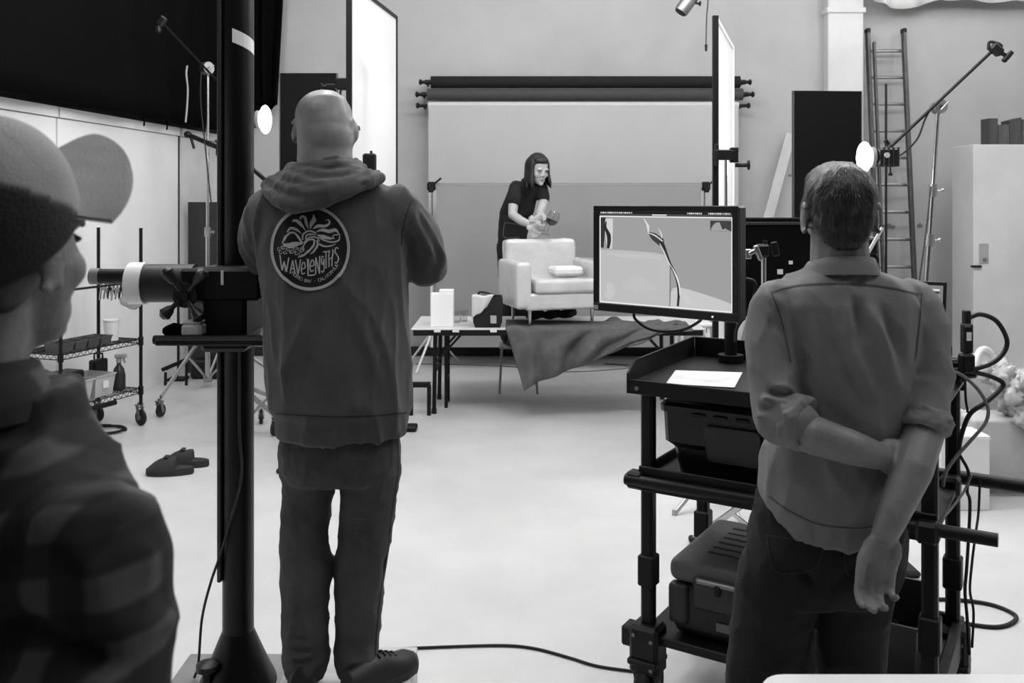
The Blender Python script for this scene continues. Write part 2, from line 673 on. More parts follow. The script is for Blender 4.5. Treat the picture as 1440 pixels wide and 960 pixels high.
class Skin:
    """surface of finished meshes, for laying seams, prints and pockets on cloth"""

    def __init__(s, objs):
        vs_, fs_ = [], []
        for o in objs:
            off = chain_loc(o)
            b = len(vs_)
            vs_ += [v.co + off for v in o.data.vertices]
            fs_ += [tuple(i + b for i in p.vertices) for p in o.data.polygons]
        s.t = BVHTree.FromPolygons(vs_, fs_)

    def hit(s, px, py, lift=.002):
        o = Vector((0, 0, H))
        d = (W(px, py, 1.0) - o).normalized()
        loc, n, i, q = s.t.ray_cast(o, d)
        if loc is None:
            return None
        if n.dot(d) > 0:
            n = -n
        return loc + n * lift

    def ribbon(s, m, pts, wpx, n=6, lift=.002):
        """flat strip following the surface; wpx = width(s) in pixels"""
        P = cr([(p[0], p[1], 0) for p in pts], n) if len(pts) > 2 else [Vector((p[0], p[1], 0)) for p in pts]
        if len(P) == 2:
            P = [P[0].lerp(P[1], k / n) for k in range(n + 1)]
        L, Rr = [], []
        for i, p in enumerate(P):
            t = (P[min(i + 1, len(P) - 1)] - P[max(0, i - 1)])
            if t.length < 1e-6:
                continue
            t.normalize()
            w_ = wpx if not isinstance(wpx, (list, tuple)) else interp(i / (len(P) - 1), [k / (len(wpx) - 1) for k in range(len(wpx))], wpx)
            nrm = Vector((-t.y, t.x, 0)) * w_ / 2
            a, b = s.hit(p.x + nrm.x, p.y + nrm.y, lift), s.hit(p.x - nrm.x, p.y - nrm.y, lift)
            if a is None or b is None:
                continue
            L.append(a)
            Rr.append(b)
        k = len(L)
        if k < 2:
            return
        m.add(L + Rr, [(i, i + 1, k + i + 1, k + i) for i in range(k - 1)])

    def fill(s, m, pts, lift=.002):
        """small filled outline"""
        P = [s.hit(x, y, lift) for x, y in pts]
        if any(p is None for p in P):
            return
        c = sum(P, Vector()) / len(P)
        k = len(P)
        m.add(P + [c], [(i, (i + 1) % k, k) for i in range(k)])


def blades(m, T, spots, length, w=.0016, droop=.4):
    """short hair strands: thin bent blades"""
    old, m.T = m.T, T
    for p, n, d in spots:
        d = (d + Vector((random.uniform(-.25, .25), random.uniform(-.25, .25), random.uniform(-.2, .2)))).normalized()
        L = length * random.uniform(.6, 1.15)
        side = d.cross(n)
        side = side.normalized() * w if side.length > 1e-4 else Vector((w, 0, 0))
        a = p
        b = p + d * L * .5 + n * L * .12
        c = p + d * L + n * L * .10 - Vector((0, 0, L * droop * .3))
        m.add([a - side, a + side, b + side * .8, b - side * .8, c], [(0, 1, 2, 3), (3, 2, 4)])
    m.T = old


# ------------------------------------------------------------------ man in hooded sweatshirt (seen from behind)
PZ = .16                                  # top of the deck under the camera stand
D1 = 2.84
h = lambda px, py, dd=0.0: W(px, py, D1 + dd)
root = thing('person', 'bald man in grey hooded sweatshirt and jeans seen from behind, arms raised in front', 'person', (h(480, 900).x, D1, PZ))
P_hood = root
# continuous body
m = MB()
headT = TM(h(458, 182, .02), Matrix.Rotation(R(-9), 3, 'Z') @ Matrix.Rotation(R(-3), 3, 'X')) @ Matrix.Diagonal((1.12, 1.06, 1.0, 1))
head_shape(m, headT)
m.limb([h(458, 212, .01), h(458, 248, -.01)], [.082, .088])
m.ell(h(458, 194, -.018), (.0868, .092, .095), 24, 16)
m.ell(h(458, 176, -.004), (.0872, .098, .082), 24, 16)
m.limb([h(458, 160, -.012), h(458, 185, -.016), h(457, 210, -.02), h(457, 240, -.03)], [.078, .0845, .083, .085], 24)
m.T = headT
for s_ in (-1, 1):
    m.ell((s_ * .087, -.004, -.012), (.010, .018, .032), 14, 10, Matrix.Rotation(R(-8), 3, 'X'))
m.T = Matrix()
tor = [(479, 640, 66, .085), (477, 560, 80, .11), (472, 450, 88, .125), (470, 370, 92, .12), (467, 310, 92, .11), (464, 275, 74, .085), (460, 250, 40, .07)]
m.rings([(h(c, y).x, D1, h(c, y).z, w_ / 457.7, hd) for c, y, w_, hd in tor])
armR = [h(562, 300, 0), h(590, 340, .08), h(597, 376, .12), h(585, 352, .3), h(556, 325, .45)]
m.limb(armR, [.06, .052, .046, .04, .029])
armL = [h(374, 302, 0), h(368, 335, .06), h(372, 362, .12), h(400, 325, .3), h(440, 285, .44)]
m.limb(armL, [.06, .052, .046, .04, .029])
hand_shape(m, TM(h(553, 320, .46), basis((-.06, .05, .35), (.7, .6, 0))), 1, (18, 35, 30))
hand_shape(m, TM(h(446, 282, .45), basis((.35, .15, .35), (-.5, .8, 0))), -1, (18, 35, 30))
legL = [h(432, 650), h(434, 720, .01), h(430, 790, .02), h(432, 880, 0), h(432, 935, 0)]
legR = [h(522, 650), h(514, 720, .02), h(508, 790, .03), h(502, 880, .01), h(500, 935, 0)]
for lg in (legL, legR):
    m.limb(lg, [.062, .058, .05, .048, .042])
body = fuse('body', m, mat('skin_bald', 120, .42, var=7, vscale=26, bump=.06, bscale=200), root, .006, 8)
face_parts(headT, root)
# sweatshirt
m = MB()
tor = [(480, 609, 88, .15), (480, 590, 91, .155), (480, 581, 92, .157), (478, 570, 97, .172), (476, 540, 100, .172), (474, 480, 101, .17), (472, 420, 101, .165),
       (470, 370, 102, .16), (468, 325, 104, .15), (466, 295, 103, .135), (464, 275, 97, .118), (462, 260, 82, .108), (460, 248, 62, .098), (459, 240, 48, .09)]
m.rings([(h(c, y).x, D1, h(c, y).z, w_ / 457.7, hd) for c, y, w_, hd in tor], 36)
m.limb([h(556, 300, 0), h(583, 333, .03), h(596, 371, .08)], [.088, .08, .072], 16)
m.limb([h(596, 371, .08), h(588, 355, .26), h(562, 332, .41)], [.07, .062, .05], 16)
m.limb([h(380, 305, 0), h(374, 335, .03), h(376, 358, .08)], [.088, .08, .07], 16)
m.limb([h(376, 358, .08), h(402, 330, .26), h(436, 296, .40)], [.068, .062, .05], 16)
hb = lambda px, py: h(px, py, -.155)
cre = [(hb(560, 305), hb(535, 345), .016, .005), (hb(548, 330), hb(570, 400), .014, -.010), (hb(534, 318), hb(556, 372), .012, .008),
       (hb(404, 520), hb(440, 420), .014, .007), (hb(420, 560), hb(456, 440), .016, -.006), (hb(552, 470), hb(574, 560), .012, .008),
       (hb(530, 480), hb(560, 570), .012, -.007), (hb(500, 440), hb(545, 560), .018, .006), (hb(400, 560), hb(396, 480), .012, .006),
       (hb(460, 570), hb(476, 500), .016, .005), (hb(440, 572), hb(452, 530), .010, -.005), (hb(500, 572), hb(494, 520), .012, .005),
       (hb(372, 420), hb(384, 540), .012, .006), (h(575, 300, -.06), h(612, 370, .0), .012, .008), (h(590, 300, -.04), h(626, 372, .04), .010, .006),
       (h(572, 330, -.06), h(590, 404, 0), .012, -.008), (h(345, 340, -.02), h(372, 385, 0), .012, .007), (h(350, 300, -.05), h(366, 345, -.03), .012, -.006)]
M_hood = mat('sweatshirt_fleece', 68, .92, var=4, vscale=14, bump=.22, bscale=320, sheen=.15)
hoodie = fuse('hooded_sweatshirt', m, M_hood, root, .009, 5, creaser(cre, .004, 5.0, (1.6, 1, .4), .012))
sk = Skin([hoodie])
# waistband, hood, seams
m = MB()
sk.ribbon(m, [(388, 581), (430, 584), (480, 586), (530, 584), (572, 580)], 2.0, 12, .0015)
m.build('waistband_seam', M_threadd, hoodie)
m = MB()
sk.ribbon(m, [(578, 284), (572, 300), (566, 325), (564, 345)], 2.0, 8, .0012)
m.build('shoulder_seam', M_threadd, hoodie)
m = MB()
for pts, r in (([(374, 262, -.02), (386, 276, -.10), (415, 288, -.165), (456, 279, -.17), (500, 262, -.14), (534, 250, -.07)], .025),
               ([(382, 252, -.03), (402, 264, -.12), (434, 272, -.175), (476, 264, -.165), (512, 250, -.10), (530, 244, -.03)], .021),
               ([(392, 246, -.03), (414, 252, -.12), (452, 262, -.165), (490, 256, -.145), (520, 243, -.08)], .020),
               ([(402, 240, -.01), (424, 243, -.105), (458, 248, -.14), (490, 243, -.12), (512, 235, -.04)], .019),
               ([(410, 235, .0), (430, 232, -.09), (460, 233, -.115), (488, 231, -.10), (506, 229, -.02)], .015),
               ([(412, 232, .03), (440, 224, -.08), (460, 223, -.10), (480, 223, -.09), (502, 226, .02)], .010)):
    P = cr([h(*p) for p in pts], 6)
    m.limb(P, [r * (.7 + .3 * math.sin(PI * k / (len(P) - 1))) for k in range(len(P))], 12)
m.ell(h(445, 264, -.09), (.12, .05, .04))
m.ell(h(456, 250, -.04), (.11, .085, .04))
m.limb([h(412, 240, .06), h(430, 250, .12), h(460, 256, .15), h(490, 250, .12), h(505, 240, .06)], [.03, .03, .03, .03, .03])
hood = fuse('hood', m, M_hood, root, .0065, 2, creaser([
    (h(386, 268, -.10), h(430, 286, -.19), .007, -.007), (h(430, 287, -.19), h(516, 258, -.14), .008, -.007),
    (h(400, 256, -.11), h(450, 268, -.185), .006, -.006), (h(452, 268, -.185), h(512, 248, -.11), .006, -.006)], .003, 9.0, (1, 1, 1), .004))
# jeans
m = MB()
m.rings([(h(479, y).x, D1 + .005, h(479, y).z, w_ / 457.7, hd) for y, w_, hd in ((600, 82, .118), (625, 85, .13), (655, 84, .132), (672, 78, .115))], 30)
jl = [(h(434, 655), .086), (h(433, 700, .01), .075), (h(428, 745, .015), .073), (h(430, 790, .02), .077), (h(428, 850, .01), .072), (h(430, 900, 0), .070), (h(431, 929, 0), .072)]
jr = [(h(522, 655), .092), (h(519, 700, .01), .085), (h(514, 745, .02), .082), (h(508, 785, .03), .080), (h(504, 850, .02), .071), (h(502, 900, .01), .067), (h(502, 929, 0), .070)]
for q in (jl, jr):
    m.limb([a for a, b in q], [b for a, b in q], 18)
jc = []
for k in range(9):
    y0 = 735 + k * 14
    jc.append((h(396 + k % 3 * 6, y0, -.07), h(460, y0 + (14 if k % 2 else -10), -.07), .007, .005 * (1 if k % 2 else -.8)))
    jc.append((h(475, y0 - 8, -.07), h(548 - k * 2, y0 + (10 if k % 2 else -12), -.07), .007, .005 * (-1 if k % 2 else .8)))
for k in range(5):
    jc.append((h(400, 898 + k * 8, -.07), h(464, 903 + k * 7, -.07), .006, .004 * (1 if k % 2 else -1)))
    jc.append((h(470, 902 + k * 8, -.07), h(532, 897 + k * 8, -.07), .006, .004 * (-1 if k % 2 else 1)))
jeans = fuse('jeans', m, M_denim, root, .008, 4, creaser(jc, .004, 9.0, (1, 1, .8), .006))
skj = Skin([jeans])
m = MB()
skj.ribbon(m, [(559, 618), (560, 660), (552, 720), (546, 770), (534, 850), (528, 920)], 1.6, 8)
skj.ribbon(m, [(474, 612), (474, 640), (476, 665)], 1.6, 6)
m.build('seam', M_thread, jeans)
for bx in (405, 505):
    m = MB()
    skj.ribbon(m, [(bx, 622), (bx + 2, 655), (bx + 22, 670), (bx + 44, 655), (bx + 46, 622)], 1.4, 6)
    m.build('back_pocket_stitching', M_thread, jeans)
# shoes and glasses
a = Vector((h(432, 900).x, D1 - .07, PZ))
shoe(root, a, a + Vector((-.05, .27, 0)), M_sole, M_shoe, .05)
a = Vector((h(497, 900).x, D1 - .10, PZ))
shoe(root, a, a + Vector((.17, .22, 0)), M_sole, M_shoe, .05)
m = MB(headT)
for s in (-1, 1):
    m.tube([(s * .082, .0, .012), (s * .083, -.012, .002)], .003, 6)
    m.tube([(s * .082, .0, .013), (s * .079, .05, .014), (s * .066, .098, .012)], .0032, 6)
    m.tube([(s * .034 + .026 * math.cos(a_), .1 - .008 * abs(math.cos(a_)), .002 + .02 * math.sin(a_)) for a_ in [k * PI / 8 for k in range(17)]], .0025, 6)
m.tube([(-.01, .103, .008), (.01, .103, .008)], .0025, 6)
m.build('glasses', M_blackp, root)

# the round print on the back of the sweatshirt
M_ink = mat('print_black', 12, .8)
M_inkw = mat('print_white', 175, .8)
sk = Skin([hoodie, hood])
LC = (437.0, 349.0)


def dm(m, r0, r1, nr, nk, lift):
    rows = []
    for i in range(nr + 1):
        r = lerp(r0, r1, i / nr)
        rows.append([sk.hit(LC[0] + r * math.cos(2 * PI * k / nk), LC[1] + r * 1.07 * math.sin(2 * PI * k / nk), lift) for k in range(nk)])
    vs_ = [p for r in rows for p in r]
    fs_ = [(i * nk + k, i * nk + (k + 1) % nk, (i + 1) * nk + (k + 1) % nk, (i + 1) * nk + k) for i in range(nr) for k in range(nk)]
    m.add(vs_, fs_)


sk = Skin([hoodie])
m = MB()
dm(m, .1, 54, 16, 72, .0022)
disc = m.build('back_print', M_ink, hoodie, 60)
m = MB()
dm(m, 51.5, 55.5, 2, 96, .0038)
m.build('print_ring', M_inkw, disc, 60)
# artwork drawn in the coordinates of the photograph's close-up (scale 6.857, origin 370,280)
K = 6.857


def art(*pts):
    return [(370 + x / K, 280 + y / K) for x, y in pts]


m = MB()
rib = lambda pts, w_, n=6: sk.ribbon(m, art(*pts), [k / K for k in w_] if isinstance(w_, (list, tuple)) else w_ / K, n, .0038)
# rays of hair-like flames
rib([(375, 330), (330, 295), (270, 280), (238, 310), (240, 322)], [4, 24, 26, 16, 8])
rib([(410, 305), (370, 250), (335, 212), (300, 205), (286, 218)], [4, 26, 30, 18, 8])
rib([(438, 290), (418, 235), (405, 185), (378, 168), (358, 184), (368, 200)], [4, 30, 28, 20, 14, 6])
rib([(458, 290), (470, 240), (492, 200), (488, 145)], [8, 40, 46, 2])
rib([(480, 290), (530, 262), (600, 262), (640, 235), (634, 204), (604, 206)], [4, 34, 26, 18, 14, 6])
rib([(510, 318), (570, 300), (640, 312), (700, 300), (738, 345)], [4, 28, 34, 30, 4])
rib([(520, 345), (580, 365), (640, 378), (690, 380)], [4, 40, 26, 2])
# wave curl
rib([(740, 335), (730, 395), (660, 415), (580, 395), (530, 365)], [6, 14, 14, 12, 6])
rib([(725, 345), (690, 345), (672, 362), (690, 378)], [10, 10, 8, 4], 6)
rib([(540, 430), (600, 455), (660, 450), (700, 430)], [14, 14, 10, 4])
rib([(390, 390), (390, 340), (440, 310), (495, 322), (512, 345)], [12, 16, 16, 14, 6])
rib([(415, 385), (425, 350), (470, 340), (500, 350)], [10, 14, 12, 6])
rib([(400, 500), (395, 450), (440, 395), (490, 395), (488, 440), (440, 500), (395, 540), (340, 560)], [6, 12, 16, 18, 20, 20, 18, 10])
rib([(520, 395), (528, 440), (490, 500), (455, 530)], [12, 22, 18, 4])
rib([(395, 420), (450, 370), (520, 372), (545, 410)], [8, 12, 12, 8])
# headland with rock
rib([(195, 430), (225, 360), (262, 326), (305, 325), (345, 365), (385, 425)], [10, 20, 18, 14, 22, 20])
rib([(300, 330), (340, 350), (378, 405)], [4, 14, 4])
rib([(205, 440), (250, 445), (290, 440), (330, 430), (385, 425)], [26, 46, 56, 40, 14])
# sea foam
random.seed(3)
for k in range(17):
    cx, cy = 165 + k * 14 + random.uniform(-6, 6), 480 + 45 * math.sin(k * 1.9) * .7 + k * 1.2
    r = random.uniform(11, 17)
    rib([(cx + r * math.cos(t), cy + r * math.sin(t)) for t in [j * 1.05 for j in range(6)]], 6, 3)
# WAVELENGTHS, hand-lettered along a bowl
S = {'W': [[(0, 0), (.28, 1), (.5, .35), (.72, 1), (1, 0)]], 'A': [[(0, 1), (.5, 0), (1, 1)], [(.22, .62), (.78, .62)]], 'V': [[(0, 0), (.5, 1), (1, 0)]],
     'E': [[(.1, .55), (.9, .5), (.8, .12), (.4, .08), (.05, .5), (.25, .95), (.9, .88)]], 'L': [[(.15, 0), (.15, 1), (1, .96)]],
     'N': [[(0, 1), (.05, 0), (.9, 1), (.95, 0)]], 'G': [[(.85, .1), (.3, .05), (.1, .35), (.5, .55), (.85, .2), (.85, .8), (.5, 1), (.05, .9)]],
     'T': [[(0, .02), (1, .02)], [(.5, .02), (.5, 1)]], 'H': [[(.05, 0), (.05, 1)], [(.9, 0), (.9, 1)], [(.05, .52), (.9, .5)]],
     'S': [[(.9, .12), (.4, .02), (.1, .25), (.5, .48), (.9, .72), (.5, 1), (.05, .9)]]}
spec = [('W', 172, 248, 535, 675, 562, 708), ('A', 262, 312, 590, 715, 590, 722), ('V', 314, 366, 585, 730, 580, 720), ('E', 370, 414, 605, 725, 600, 725),
        ('L', 424, 502, 575, 735, 575, 735), ('E', 450, 494, 580, 700, 575, 698), ('N', 508, 550, 560, 725, 545, 715), ('G', 562, 596, 545, 705, 540, 700),
        ('T', 584, 638, 503, 670, 500, 665), ('H', 638, 674, 495, 655, 485, 645), ('S', 686, 730, 470, 622, 458, 612)]
for ch, xl, xr, tl, bl, tr, br in spec:
    for st in S[ch]:
        q = []
        for u, v in st:
            q.append((lerp(xl, xr, u), lerp(lerp(tl, tr, u), lerp(bl, br, u), v)))
        if ch in 'EGS':
            rib(q, 11, 4)
        else:
            for a, b in zip(q[:-1], q[1:]):
                rib([a, b], 12, 4)


def arc_text(m, txt, cx, cy, rx, ry, a0, a1, size):
    cu = bpy.data.curves.new('t', 'FONT')
    n = len(txt)
    for i, c in enumerate(txt):
        if c == ' ':
            continue
        cu.body = c
        cu.size = size
        cu.align_x = 'CENTER'
        o = bpy.data.objects.new('t', cu)
        COL.objects.link(o)
        me = bpy.data.meshes.new_from_object(o.evaluated_get(bpy.context.evaluated_depsgraph_get()))
        bpy.data.objects.remove(o)
        a = R(lerp(a0, a1, i / (n - 1)))
        bx_, by_ = cx + rx * math.cos(a), cy + ry * math.sin(a)
        tx, ty = Vector((math.sin(a) * rx, -math.cos(a) * ry)).normalized()
        P = [sk.hit(*art((bx_ + v.co.x * tx + v.co.y * ty, by_ + v.co.x * ty - v.co.y * tx))[0], .0038) for v in me.vertices]
        if all(p is not None for p in P):
            m.add(P, [tuple(p.vertices) for p in me.polygons])
        bpy.data.meshes.remove(me)


arc_text(m, 'MORRO BAY \u00b7 CALIFORNIA', 472, 440, 302, 366, 129, 35, 46)
m.build('print_artwork', M_inkw, disc, 0, recalc=False)
random.seed(7)

# ------------------------------------------------------------------ man in rolled-sleeve shirt, hands behind his back
D2 = 2.17
S2 = F / D2
r_ = lambda px, py, dd=0.0: W(px, py, D2 + dd)
root = thing('person', 'dark-haired man in button shirt with rolled sleeves, arm held behind his back, facing the monitor', 'person', (r_(1165, 900).x, D2, 0))
P_shirt = root
m = MB()
headT = TM(r_(1180, 303, 0), Matrix.Rotation(R(-8), 3, 'Z') @ Matrix.Rotation(R(-2), 3, 'X')) @ Matrix.Diagonal((1.0, 1.0, 1.0, 1))
head_shape(m, headT)
m.limb([r_(1180, 322, -.012), r_(1181, 385, -.02)], [.064, .068])
tor = [(1168, 790, 95, .1), (1168, 720, 92, .1), (1170, 640, 80, .085), (1188, 560, 72, .085), (1192, 480, 84, .095), (1188, 430, 92, .09), (1184, 400, 74, .075), (1181, 378, 36, .055)]
m.rings([(r_(c, y).x, D2, r_(c, y).z, w_ / S2, hd) for c, y, w_, hd in tor])
aL = [r_(1092, 430, 0), r_(1088, 510, -.04), r_(1098, 594, -.09), r_(1145, 612, -.145), r_(1200, 630, -.155), r_(1236, 641, -.135)]
m.limb(aL, [.055, .047, .043, .043, .038, .030], 16)
aR = [r_(1284, 432, 0), r_(1303, 520, -.03), r_(1299, 606, -.09), r_(1283, 660, -.15), r_(1256, 722, -.185), r_(1245, 750, -.19)]
m.limb(aR, [.055, .047, .045, .043, .034, .028], 16)
hand_shape(m, TM(r_(1244, 752, -.19), basis(r_(1228, 820, -.19) - r_(1244, 752, -.19), (.12, 1, .1))), -1, (22, 40, 32), 1.04, (.42, .8, -.3))
hand_shape(m, TM(r_(1238, 641, -.135), basis((1, .30, -.12), (-.3, -1, .15))), 1, (30, 45, 40), .98, (.4, .75, -.2))
lL = [r_(1112, 780), r_(1092, 860, .02), r_(1075, 965, .03), r_(1064, 1100, 0), r_(1056, 1225, -.01)]
lR = [r_(1208, 780), r_(1200, 860, .02), r_(1195, 965, .03), r_(1196, 1100, 0), r_(1198, 1225, -.01)]
for lg in (lL, lR):
    m.limb(lg, [.082, .075, .06, .055, .042])
body = fuse('body', m, mat('skin_tan', 112, .48, var=8, vscale=30, bump=.1, bscale=240), root, .0042, 4)
face_parts(headT, root)
# shirt
m = MB()
rows = [(1166, 748, 97, .136), (1166, 720, 98, .134), (1167, 690, 97, .13), (1169, 650, 94, .124), (1178, 610, 88, .12), (1190, 560, 84, .118), (1196, 500, 88, .12),
        (1193, 450, 96, .122), (1188, 425, 100, .118), (1186, 405, 96, .105), (1184, 390, 74, .09), (1182, 378, 48, .078), (1181, 368, 40, .07)]
rr = []
for i, (c, y, w_, hd) in enumerate(rows):
    p = r_(c, y)
    ring = []
    lift = (.085, .06, .03, .01)[i] if i < 4 else 0
    for k in range(36):
        t = 2 * PI * k / 36
        ct, st = math.cos(t), math.sin(t)
        ring.append(Vector((p.x + w_ / S2 * math.copysign(abs(ct) ** .87, ct), D2 + hd * math.copysign(abs(st) ** .87, st), p.z + lift * abs(ct) ** 3)))
    rr.append(ring)
m.loft(rr)
m.limb([r_(1097, 430, 0), r_(1089, 480, -.02), r_(1090, 535, -.05), r_(1097, 585, -.085)], [.068, .060, .054, .056], 18)
m.limb([r_(1097, 588, -.085), r_(1118, 593, -.115)], [.056, .053], 18)
m.limb([r_(1280, 432, 0), r_(1298, 480, -.015), r_(1304, 535, -.045), r_(1302, 588, -.08)], [.068, .058, .052, .051], 18)
sb = lambda px, py: r_(px, py, -.125)
cre = [(sb(1205, 405), sb(1212, 470), .014, -.010), (sb(1190, 408), sb(1200, 480), .012, .006), (sb(1228, 440), sb(1262, 540), .012, .009), (sb(1245, 430), sb(1276, 520), .012, -.009),
       (sb(1185, 470), sb(1235, 560), .013, .008), (sb(1160, 450), sb(1218, 575), .012, -.007), (sb(1112, 430), sb(1120, 500), .012, -.006), (sb(1150, 600), sb(1110, 680), .016, .005),
       (sb(1230, 680), sb(1190, 735), .016, .005), (sb(1262, 450), sb(1285, 490), .012, .008), (sb(1130, 540), sb(1190, 600), .014, -.006)]
for k in range(6):
    cre.append((r_(1062 + k, 520 + k * 13, -.11), r_(1122, 540 + k * 11, -.12), .007, .008 * (1 if k % 2 else -.9)))
    cre.append((r_(1276, 522 + k * 13, -.07), r_(1330, 512 + k * 14, -.06), .007, .007 * (1 if k % 2 else -.9)))
for k in range(3):
    cre.append((r_(1075 + k * 10, 440, -.06), r_(1110, 480 + k * 20, -.09), .009, .006 * (1 if k % 2 else -1)))
M_shirt = mat('chambray_cotton', 112, .85, var=5, vscale=10, bump=.18, bscale=380)
shirt = fuse('button_shirt', m, M_shirt, root, .0075, 4, creaser(cre, .004, 6.0, (1.4, 1, .5), .009))
ssk = Skin([shirt])
# yoke seam, sleeve seams
m = MB()
ssk.ribbon(m, [(1084, 412), (1120, 402), (1180, 399), (1240, 403), (1292, 414)], 2.2, 10, .0012)
ssk.ribbon(m, [(1084, 410), (1096, 440), (1106, 480), (1112, 510)], 1.8, 8, .0012)
ssk.ribbon(m, [(1296, 412), (1294, 440), (1290, 480), (1287, 505)], 1.8, 8, .0012)
m.build('yoke_seam', mat('shirt_seam', 66, .85), shirt)
m = MB()
ssk.ribbon(m, [(1082, 698), (1110, 718), (1150, 736), (1200, 742), (1236, 738)], 1.6, 10, .0012)
m.build('hem_stitching', mat('shirt_seam', 66), shirt)
# collar: a stand and a folded fall
m = MB()
for z0, z1, ra, rb, ins in ((1.487, 1.535, .069, .066, 0.0),):
    ring = lambda z, a, b, th: [Vector((r_(1181, 370).x + a * math.cos(t), D2 - .018 + b * math.sin(t), z + .012 * math.sin(t) * -1)) for t in [2 * PI * k / 36 for k in range(36)]]
    m.loft([ring(1.470, .083, .086, 0), ring(1.490, .078, .081, 0), ring(1.507, .072, .074, 0), ring(1.510, .068, .070, 0), ring(1.490, .069, .072, 0), ring(1.470, .07, .073, 0)])
m.build('collar', M_shirt, shirt, 50)
# rolled cuffs
for pts, r0 in (([r_(1108, 590, -.10), r_(1131, 595, -.128)], .058), ([r_(1302, 578, -.074), r_(1300, 603, -.092)], .0535)):
    a, b = pts
    d = (b - a).normalized()
    m = MB()
    for k, rr0 in ((0, r0), (1, r0 + .0015)):
        c0 = a + d * k * .016
        n = 20
        m.tube([c0, c0 + d * .006, c0 + d * .026, c0 + d * .03], [rr0 * .94, rr0 + .002, rr0 + .001, rr0 * .92], n)
    me_o = fuse('rolled_cuff', m, M_shirt, shirt, .005, 2, creaser([], .003, 22.0, (1, 1, 1), .006))
# jeans
m = MB()
m.rings([(r_(c, y).x, D2 + .005, r_(c, y).z, w_ / S2, hd) for c, y, w_, hd in ((1168, 688, 98, .115), (1166, 720, 104, .122), (1162, 770, 108, .13), (1156, 810, 108, .128), (1154, 835, 102, .11))], 30)
jl = [(r_(1100, 800), .098), (r_(1086, 870, .02), .093), (r_(1070, 965, .03), .084), (r_(1062, 1090, .01), .076), (r_(1056, 1235, 0), .07)]
jr = [(r_(1206, 800), .095), (r_(1200, 870, .02), .084), (r_(1196, 965, .03), .076), (r_(1196, 1090, .01), .070), (r_(1198, 1235, 0), .068)]
for q in (jl, jr):
    m.limb([a for a, b in q], [b for a, b in q], 18)
jc = [(r_(1120, 800, -.12), r_(1150, 830, -.11), .012, -.008), (r_(1215, 790, -.12), r_(1160, 832, -.11), .012, -.008), (r_(1120, 830, -.12), r_(1040, 850, -.1), .012, .006)]
jeans = fuse('jeans', m, M_denimd, root, .009, 4, creaser(jc, .004, 8.0, (1, 1, 1), .006))
skj = Skin([jeans])
for px_ in (((1078, 752), (1086, 796), (1104, 806), (1146, 798), (1160, 764)), ((1186, 768), (1190, 804), (1216, 812), (1240, 800), (1246, 768))):
    m = MB()
    skj.ribbon(m, px_, 1.8, 6)
    skj.ribbon(m, [px_[0], px_[-1]], 1.8, 6)
    m.build('back_pocket_stitching', M_threadd if px_[0][0] > 1100 else mat('pocket_thread', 40, .8), jeans)
for px_, ex in ((1056, -.02), (1198, .06)):
    a = Vector((r_(px_, 1225).x, D2 - .09, 0))
    shoe(root, a, a + Vector((ex, .28, 0)), M_sole, M_shoe, .048)
# short hair
m = MB(headT)
m.ell((0, -.017, .038), (.083, .103, .087), 28, 18)
m.ell((0, -.055, -.008), (.068, .054, .060), 22, 14)
m.ell((0, .02, .075), (.072, .085, .055), 22, 14)
m.ell((0, -.058, -.03), (.058, .044, .058), 20, 12)
for s in (-1, 1):
    m.limb([(s * .073, .022, .03), (s * .072, .026, -.012)], [.014, .008])
hair = fuse('hair', m, M_hairg, root, .006, 3, creaser([], .004, 28.0, (1, 1, .5)))
off = chain_loc(root)
inv = headT.inverted()
m = MB()
spots = []
for p in hair.data.polygons:
    c = inv @ (p.center + off)
    n = (inv.to_3x3() @ p.normal).normalized()
    if n.z < -.5:
        continue
    for q in range(1):
        if random.random() < .55:
            crown = Vector((.0, -.05, .11))
            d = (c - crown)
            d = d - n * d.dot(n)
            if d.length < .01:
                d = n.orthogonal()
            d = d.normalized() + Vector((0, 0, -.35)) + n * .12
            spots.append((c, n, d.normalized()))
blades(m, headT, spots, .017, .0009)
m.v = [v - off for v in m.v]
link('hair_strands', m.mesh('hair_strands', 0, False), mat('hair_strand', 30, .45, var=14, vscale=90), hair)

# ------------------------------------------------------------------ man in a cap and plaid shirt, close in front
l_ = lambda px, py, d: W(px, py, d)
YAW = -12
root = thing('person', 'man wearing two-tone baseball cap and dark plaid shirt, close to the tall camera column', 'person', (-.572, 1.03, 0))
m = MB()
hc = Vector((-.566, 1.0, 1.598))
headT = TM(hc, Matrix.Rotation(R(YAW), 3, 'Z') @ Matrix.Rotation(R(2), 3, 'X')) @ Matrix.Diagonal((1.06, 1.06, 1.06, 1))
head_shape(m, headT)
m.limb([hc + Vector((-.012, -.01, -.05)), Vector((-.61, .99, 1.42))], [.064, .078])
bx = lambda u, v: Vector((-.572 + u * math.cos(R(-34)) - v * math.sin(R(-34)), 1.03 + u * math.sin(R(-34)) + v * math.cos(R(-34)), 0))
tr = [(.82, .16, .1), (1.0, .15, .095), (1.17, .17, .1), (1.29, .175, .095), (1.36, .13, .08), (1.42, .07, .06)]
m.rings([(-.572, 1.03, z, a, b, R(-34)) for z, a, b in tr])
arms = []
for s in (-1, 1):
    sh = bx(s * .185, 0) + Vector((0, 0, 1.300))
    el = bx(s * .225, -.02) + Vector((0, 0, 1.03))
    wr = bx(s * .215, .12) + Vector((0, 0, .86))
    arms.append((sh, el, wr))
    m.limb([sh, (sh + el) / 2, el, (el + wr) / 2, wr], [.052, .046, .042, .038, .028])
    hand_shape(m, TM(wr, basis((wr - el).normalized() + Vector((0, 0, -.4)), bx(s, 0) - bx(0, 0))), 1 if s < 0 else -1, (20, 28, 20))
